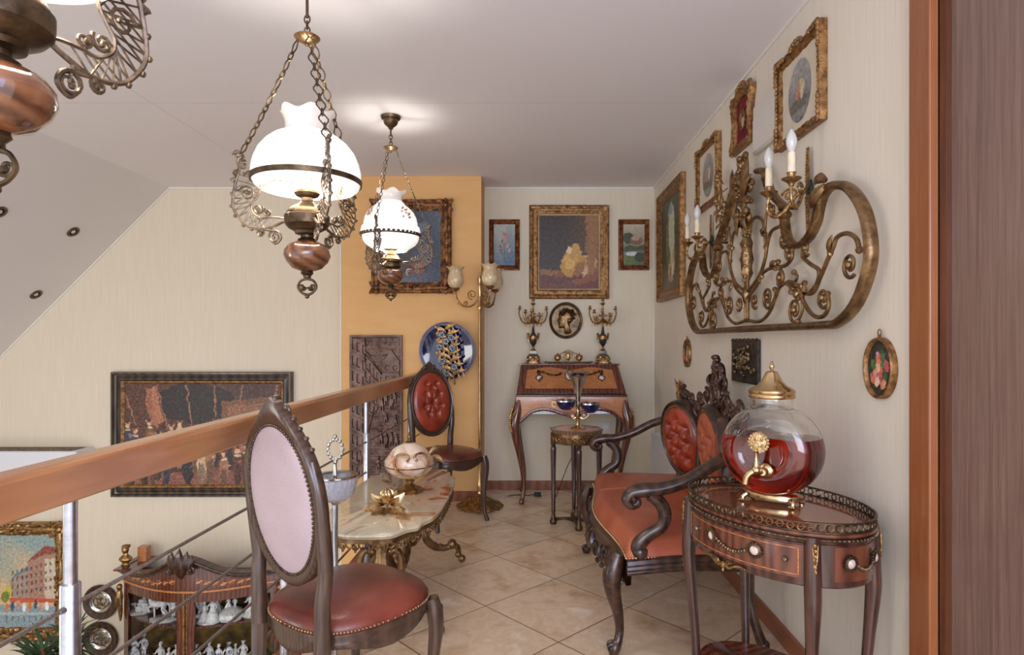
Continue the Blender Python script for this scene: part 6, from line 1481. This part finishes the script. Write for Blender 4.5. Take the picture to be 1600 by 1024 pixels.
b = MB(); strip(b, -CW-.03, CW+.03, lambda x: ped(x)-.028, ped, -.045, .03, 40); strip(b, -CW-.015, CW+.015, lambda x: ped(x)-.045, lambda x: ped(x)-.028, -.025, .03, 40); 
b.tube([(x, bow(x)-.045, ped(x)-.012) for x in [-CW-.03+(2*CW+.06)*k/40 for k in range(41)]], .013, 8); cn = b.build('cornice', M_dark, t, ang=50)
b = MB(); y_ = bow(0)-.05; zc_ = ped(0)
b.leaf((0, y_, zc_-.14), (0, y_-.02, zc_+.085), .042, (0, -.02, 0), .6)
for s in (-1, 1):
    b.leaf((0, y_, zc_-.13), (s*.055, y_-.02, zc_+.065), .032, (s*.015, -.018, 0), .6); b.leaf((0, y_, zc_-.12), (s*.085, y_-.01, zc_+.035), .026, (s*.02, -.015, 0), .6)
    b.spiral(s*.075, zc_-.075, .036, pi/2, s*1.4, .013, y=y_-.012, n=20); b.ball((s*.075, y_-.02, zc_-.075), .015, 8)
b.build('carved_shell', M_dark, cn)
b = MB(); strip(b, -CW, CW, Z(-.635), lambda x: ped(x)-.045, -.006, .012); fz = b.build('frieze', M_mahog, t, ang=50)
b = MB()
for s in (-1, 1):
    for k in range(9):
        x = s*(.100+.053*k); y_ = bow(x)-.0075; zz = Z(-.592)+(.018 if k < 2 else 0)+.006*(-1)**k; r = .024 if k % 2 == 0 else .018; pts = []
        for i in range(16): q = i/15; a_ = s*(q*7+k); rr_ = r*(1-.75*q); xx = x+rr_*cos(a_); pts.append((xx, bow(xx)-.0075, zz+rr_*sin(a_), .0022))
        b.tube(pts, seg=4); b.leaf((x-.02, bow(x-.02)-.008, zz-.012), (x+.03, bow(x+.03)-.008, zz+.01), .006, (0, 0, 0), .2)
b.build('scroll_inlay', pbr('light inlay', srgb(196, 120, 70), srgb(214, 146, 92), .3), fz)
b = MB(); strip(b, -CW, CW, Z(-.650), Z(-.636), -.012, .01); b.build('light_moulding', M_inlay, t)
for s, (xa, xb) in (('left', (-CW+.004, -.012)), ('right', (.012, CW-.004))):
    b = MB(); z0, z1 = .62, Z(-.652)
    strip(b, xa, xb, z1-.07, z1, -.004, .02); strip(b, xa, xb, z0, z0+.08, -.004, .02); strip(b, xa, xa+.052, z0+.08, z1-.07, -.004, .02, 4); strip(b, xb-.052, xb, z0+.08, z1-.07, -.004, .02, 4)
    dr = b.build('glazed_door', M_mahog, t)
    b = MB(); strip(b, xa+.05, xb-.05, z0+.08, z1-.07, .008, .010); b.build('glass_pane', M_pane, dr, recalc=True)
    b = MB(); strip(b, (xb-.004) if s == 'left' else xa-.003, (xb+.012) if s == 'left' else xa+.004, z0, z1, -.008, -.002, 2); b.build('gilt_bead', M_gilt, dr)
for z in (Z(-.915), Z(-1.27), Z(-1.63)): slab(MB(), -CW+.024, CW-.024, z-.014, z, .03).build('shelf', M_mahog, t)
for s in (-1, 1):
    b = MB(); x, y = s*(CW+.014), bow(CW)-.02
    b.tube(smooth([(x, y, Z(-.95), .006), (x, y, Z(-.88), .016), (x, y-.01, Z(-.80), .020), (x, y-.012, Z(-.76), .026), (x, y-.01, Z(-.72), .018), (x, y, Z(-.70), .012)], 5), seg=8)
    b.ball((x, y-.012, Z(-.685)), (.020, .022, .026), 10)
    for q in (-1, 1): b.leaf((x+q*.012, y-.02, Z(-.74)), (x+q*.02, y-.015, Z(-.86)), .008, (0, -.01, 0), .5)
    b.build('gilt_caryatid', M_goldbr, t)
t = thing('bronze_bust', 'small bronze bust on the left end of the display cabinet top', 'bust', (CXc-CW+.005, 4.70, -.534))
b = MB(); b.lathe([(0, 0), (.030, 0), (.033, .006), (.022, .02), (.038, .032), (.05, .045), (.046, .06), (.028, .075), (.018, .085), (.018, .10), (0, .102)], 20, sx=1, sy=.7); b.ball((0, -.004, .122), (.025, .028, .032), 14); b.ball((0, -.032, .12), (.005, .008, .008), 6); b.build('head_and_shoulders', M_goldbr, t)
b = MB()
for k in range(16): a_ = 2*pi*k/16; b.ball((.024*cos(a_), .004+.024*sin(a_), .142+.004*(k % 2)), .009, 6)
b.ball((0, .005, .148), (.022, .024, .012), 8); b.build('curled_hair', M_goldbr, t)
t = thing('wooden_block', 'small plain wooden block behind the bronze bust on the cabinet', 'box', (CXc-CW+.085, 4.80, -.534))
MB().b2(-.035, .035, -.03, .03, 0, .115).build('block', M_inlay, t, bev=.002)

# porcelain figurines
def lady(mb, x, y, z, h, tw=0, arm=1):
    mb.lathe([(0, 0), (.30, .0), (.32, .04), (.27, .12), (.20, .3), (.10, .48), (.085, .52), (.12, .62), (.13, .70), (.09, .76), (.04, .79), (.04, .82), (0, .83)], 14, T(x, y, z, rz=tw, s=(h, h*.85, h)), rf=lambda a, q: 1+(.09*cos(7*a+3) if q < .4 else 0))
    mb.ball((x, y-.01*h, z+.895*h), (.065*h, .07*h, .085*h), 9); mb.ball((x, y+.02*h, z+.94*h), (.075*h, .07*h, .06*h), 8)
    for s in (-1, 1): mb.tube(smooth([(x+s*.11*h, y, z+.70*h, .035*h), (x+s*.18*h, y-.04*h, z+.55*h, .03*h), (x+s*(.06+.14*arm)*h, y-.13*h, z+(.48+.1*arm)*h, .022*h)], 4), seg=6)
def gent(mb, x, y, z, h):
    for s in (-1, 1): mb.tube([(x+s*.06*h, y, z, .035*h), (x+s*.05*h, y, z+.22*h, .04*h), (x+s*.04*h, y, z+.46*h, .05*h)], seg=7); mb.ball((x+s*.06*h, y-.03*h, z+.015*h), (.035*h, .06*h, .02*h), 6)
    mb.lathe([(0, .38), (.15, .38), (.12, .5), (.10, .58), (.14, .72), (.10, .78), (.04, .81), (0, .82)], 12, T(x, y, z, s=(h, h*.8, h))); mb.ball((x, y-.01*h, z+.89*h), (.062*h, .066*h, .08*h), 9); mb.ball((x, y+.01*h, z+.96*h), (.11*h, .08*h, .025*h), 8)
    for s in (-1, 1): mb.tube(smooth([(x+s*.12*h, y, z+.72*h, .036*h), (x+s*.2*h, y-.03*h, z+.58*h, .03*h), (x+s*.14*h, y-.12*h, z+.52*h, .022*h)], 4), seg=6)
def horse(mb, x, y, z, h, s=-1, rear=0):
    mb.tube(smooth([(x+s*-.30*h, y, z+.56*h, .08*h), (x+s*-.20*h, y, z+.58*h, .13*h), (x, y, z+.56*h, .115*h), (x+s*.18*h, y, z+.60*h, .13*h), (x+s*.26*h, y, z+.68*h, .09*h), (x+s*.32*h, y, z+.82*h, .065*h), (x+s*.36*h, y, z+.93*h, .055*h)], 4), seg=9)
    mb.tube([(x+s*.34*h, y, z+.96*h, .05*h), (x+s*.42*h, y, z+.90*h, .045*h), (x+s*.50*h, y, z+.82*h, .03*h)], seg=7)
    for e in (-1, 1): mb.leaf((x+s*.34*h, y+e*.03*h, z+.98*h), (x+s*.34*h, y+e*.035*h, z+1.06*h), .018*h)
    for k in range(6): mb.ball((x+s*(.22+.022*k)*h, y, z+(.76+.045*k)*h), (.045*h, .03*h, .045*h), 6)
    mb.tube(smooth([(x-s*.34*h, y, z+.60*h, .03*h), (x-s*.44*h, y, z+.50*h, .045*h), (x-s*.42*h, y, z+.28*h, .02*h)], 4), seg=6)
    for lx, e, up_ in ((.18, -1, .5), (.18, 1, 0), (-.24, -1, 0), (-.24, 1, 0)):
        if up_: pts = [(x+s*lx*h, y+e*.06*h, z+.52*h, .055*h), (x+s*(lx+.16)*h, y+e*.06*h, z+.46*h, .035*h), (x+s*(lx+.12)*h, y+e*.06*h, z+.28*h, .024*h)]
        elif lx > 0: pts = [(x+s*lx*h, y+e*.06*h, z+.52*h, .055*h), (x+s*lx*h, y+e*.06*h, z+.28*h, .032*h), (x+s*(lx+.0)*h, y+e*.06*h, z+.02*h, .026*h)]
        else: pts = [(x+s*lx*h, y+e*.06*h, z+.54*h, .075*h), (x+s*(lx+.05)*h, y+e*.06*h, z+.36*h, .045*h), (x+s*(lx-.05)*h, y+e*.06*h, z+.22*h, .03*h), (x+s*(lx-.01)*h, y+e*.06*h, z+.02*h, .026*h)]
        mb.tube(smooth(pts, 4), seg=7)
def figurine(label, px, Yf, zf, fn, mat=None, grp='porcelain figurines in the display cabinet'):
    b = MB(); r = fn(b) or .06
    for q in range(3): Yf = max(Yf, YB-.004+bow((px-VX)*Yf/F-CXc)+.035+r*.72)
    t = thing('porcelain_figurine', label, 'figurine', ((px-VX)*Yf/F, Yf, zf+.001), 0, grp)
    b.build('figure', mat or M_porc, t); MB().lathe([(0, 0), (1, 0), (1.05, .006), (.95, .012), (0, .012)], 24, sx=r, sy=r*.7, rf=lambda a, q: 1+.04*cos(8*a)).build('base', M_porc, t); return t
S1, S2 = -.915, -1.27
def f1(b): horse(b, -.045, 0, .01, .085, -1); b.b2(.005, .085, -.025, .025, .03, .075); b.b2(.01, .05, -.02, .02, .075, .10); [b.lathe([(.022, -.003), (.026, -.003), (.026, .003), (.022, .003)], 14, T(x, -.032, .033, rx=pi/2)) for x in (.02, .07)]; lady(b, .045, 0, .07, .06); return .105
def f2(b): horse(b, -.035, -.02, .012, .20, -1); horse(b, .0, .03, .012, .215, -1); gent(b, .075, -.01, .03, .15); return .105
def f3(b): lady(b, -.03, 0, .01, .15, 1); b.lathe([(0, .01), (.05, .01), (.04, .05), (.03, .08), (0, .085)], 12, T(.03, 0, 0)); gent(b, .035, -.01, .02, .17); return .085
def f4(b): b.lathe([(0, .01), (.075, .01), (.09, .035), (.085, .06), (.05, .085), (.03, .10), (0, .10)], 18, rf=lambda a, q: 1+.08*cos(6*a)); lady(b, -.02, 0, .09, .085); gent(b, .03, 0, .09, .085); return .07
def f5(b): b.lathe([(0, .01), (.03, .01), (.02, .03), (.018, .06), (.045, .10), (.055, .15), (.045, .20), (.025, .215), (.03, .23), (0, .232)], 18); [b.ball((.05*cos(k), .05*sin(k), .16+.02*sin(k*2)), .013, 6) for k in range(8)]; return .045
def f6(b): lady(b, 0, 0, .01, .19); return .06
def f7(b): lady(b, -.035, 0, .01, .17, .4); gent(b, .04, 0, .01, .185); return .08
def f8(b): gent(b, 0, 0, .01, .19); b.ball((.03, -.01, .05), (.02, .02, .03), 8); return .055
figurine('small porcelain horse and carriage group at the left end of the upper cabinet shelf', 217, 4.62, S1, f1)
figurine('porcelain group of prancing horses with a rider on the upper shelf, behind the left door', 257, 4.56, S1, f2)
figurine('tall flower-covered porcelain urn at the back of the upper shelf', 314, 4.66, S1, f5, M_porcb)
figurine('porcelain couple with bouquet just right of the middle cabinet stile, upper shelf', 326, 4.52, S1, f3)
figurine('single standing porcelain lady in long dress on the upper shelf, behind the couple', 339, 4.66, S1, f6)
figurine('porcelain couple riding on a wide ornate coach, upper shelf behind the right door', 361, 4.54, S1, f4)
figurine('porcelain lady in a full skirt on the upper shelf, beside the chair back', 392, 4.58, S1, f6)
figurine('porcelain pair with dark clothes at the left end of the lower cabinet shelf', 217, 4.60, S2, f7, M_porcb)
figurine('porcelain lady on the lower shelf near the middle of the left door', 251, 4.56, S2, f6)
figurine('porcelain couple on the lower shelf against the middle stile', 270, 4.55, S2, f3)
figurine('dark blue and white porcelain gentleman at the left of the lower shelf, right door', 306, 4.55, S2, f8, M_porcb)
figurine('short porcelain gentleman on the lower shelf, second behind the right door', 327, 4.60, S2-.0, f6)
figurine('porcelain gentleman with blue coat in the middle of the lower shelf, right door', 349, 4.56, S2, f7, M_porcb)
figurine('white porcelain couple at the right of the lower shelf, next to the chair', 374, 4.58, S2, f3)

# ---------------- pewter plates on the wall ----------------
for k, (py, lb) in enumerate(((942, 'upper of two round pewter relief plates in dark wooden rims, left of the cabinet'), (1000, 'lower of two round pewter relief plates in dark wooden rims, left of the cabinet'))):
    t = thing('pewter_wall_plate', lb, 'plate', ((156-VX)*4.89/F, WB, HC-(py-VY)*4.89/F), 0, 'pewter plates beside the cabinet'); Mx = T(0, 0, 0, rx=pi/2)
    MB().olathe([(.085, .004), (.085, .018), (.100, .016), (.122, .026), (.136, .026), (.141, .018), (.136, .002)], 56, Mx).build('wooden_rim', M_dark, t)
    pl_ = MB().lathe([(0, .002), (.086, .002), (.088, .018), (.082, .022), (.074, .016), (.062, .012), (.058, .018), (.054, .012), (0, .012)], 48, Mx).build('pewter_dish', M_silver, t)
    b = MB(); rnd = random.Random(k+3)
    for q in range(46): a_, r = rnd.uniform(0, 6.28), .05*sqrt(rnd.random()); b.ball((r*cos(a_), -.013, r*sin(a_)), (rnd.uniform(.004, .010), .006, rnd.uniform(.004, .008)), 6)
    b.build('relief_scene', M_pewter, pl_)

# ---------------- plants on the lower floor ----------------
def plant(label, X, Y, zt_, spread, n_, seed):
    t = thing('potted_palm', label, 'plant', (X, Y, ZL)); rnd = random.Random(seed); h = zt_-ZL
    MB().lathe([(0, 0), (.13, 0), (.15, .02), (.18, .28), (.19, .30), (.175, .31), (.16, .28), (0, .27)], 28).build('pot', M_pot, t)
    b = MB(); heads = []
    for k in range(5):
        a_ = 2*pi*k/5+seed; r = spread*rnd.uniform(.15, .6); hz = h*rnd.uniform(.80, .95); heads.append((r*cos(a_), r*sin(a_), hz))
        b.tube(smooth([(.02*cos(a_), .02*sin(a_), .26, .018), (r*.3*cos(a_), r*.3*sin(a_), h*.5, .015), (r*cos(a_), r*sin(a_), hz, .011)], 6), seg=7)
    b.build('stems', M_pot, t)
    b = MB()
    for hx, hy, hz in heads:
        for q in range(n_):
            a_ = rnd.uniform(0, 6.28); el_ = rnd.uniform(-.3, 1.2); l = spread*rnd.uniform(.5, .95); z0 = hz-rnd.uniform(0, .16)
            dx, dy, dz_ = cos(a_)*cos(el_), sin(a_)*cos(el_), sin(el_)
            b.tube([(hx+dx*l*q_, hy+dy*l*q_, z0+dz_*l*q_-.35*l*q_*q_, max(.0008, .011*sin(pi*(.12+.86*q_)))) for q_ in (0, .25, .5, .75, 1)], seg=4, flat=.15, up=(dy, -dx, .1))
    b.build('foliage', M_leafg, t)
plant('green narrow-leaved plant rising in front of the street painting, lower left', -3.20, 4.15, -.66, .36, 60, 1)
plant('green plant barely showing between the legs of the foreground chair and the cabinet', -1.78, 4.25, -.93, .16, 22, 2)
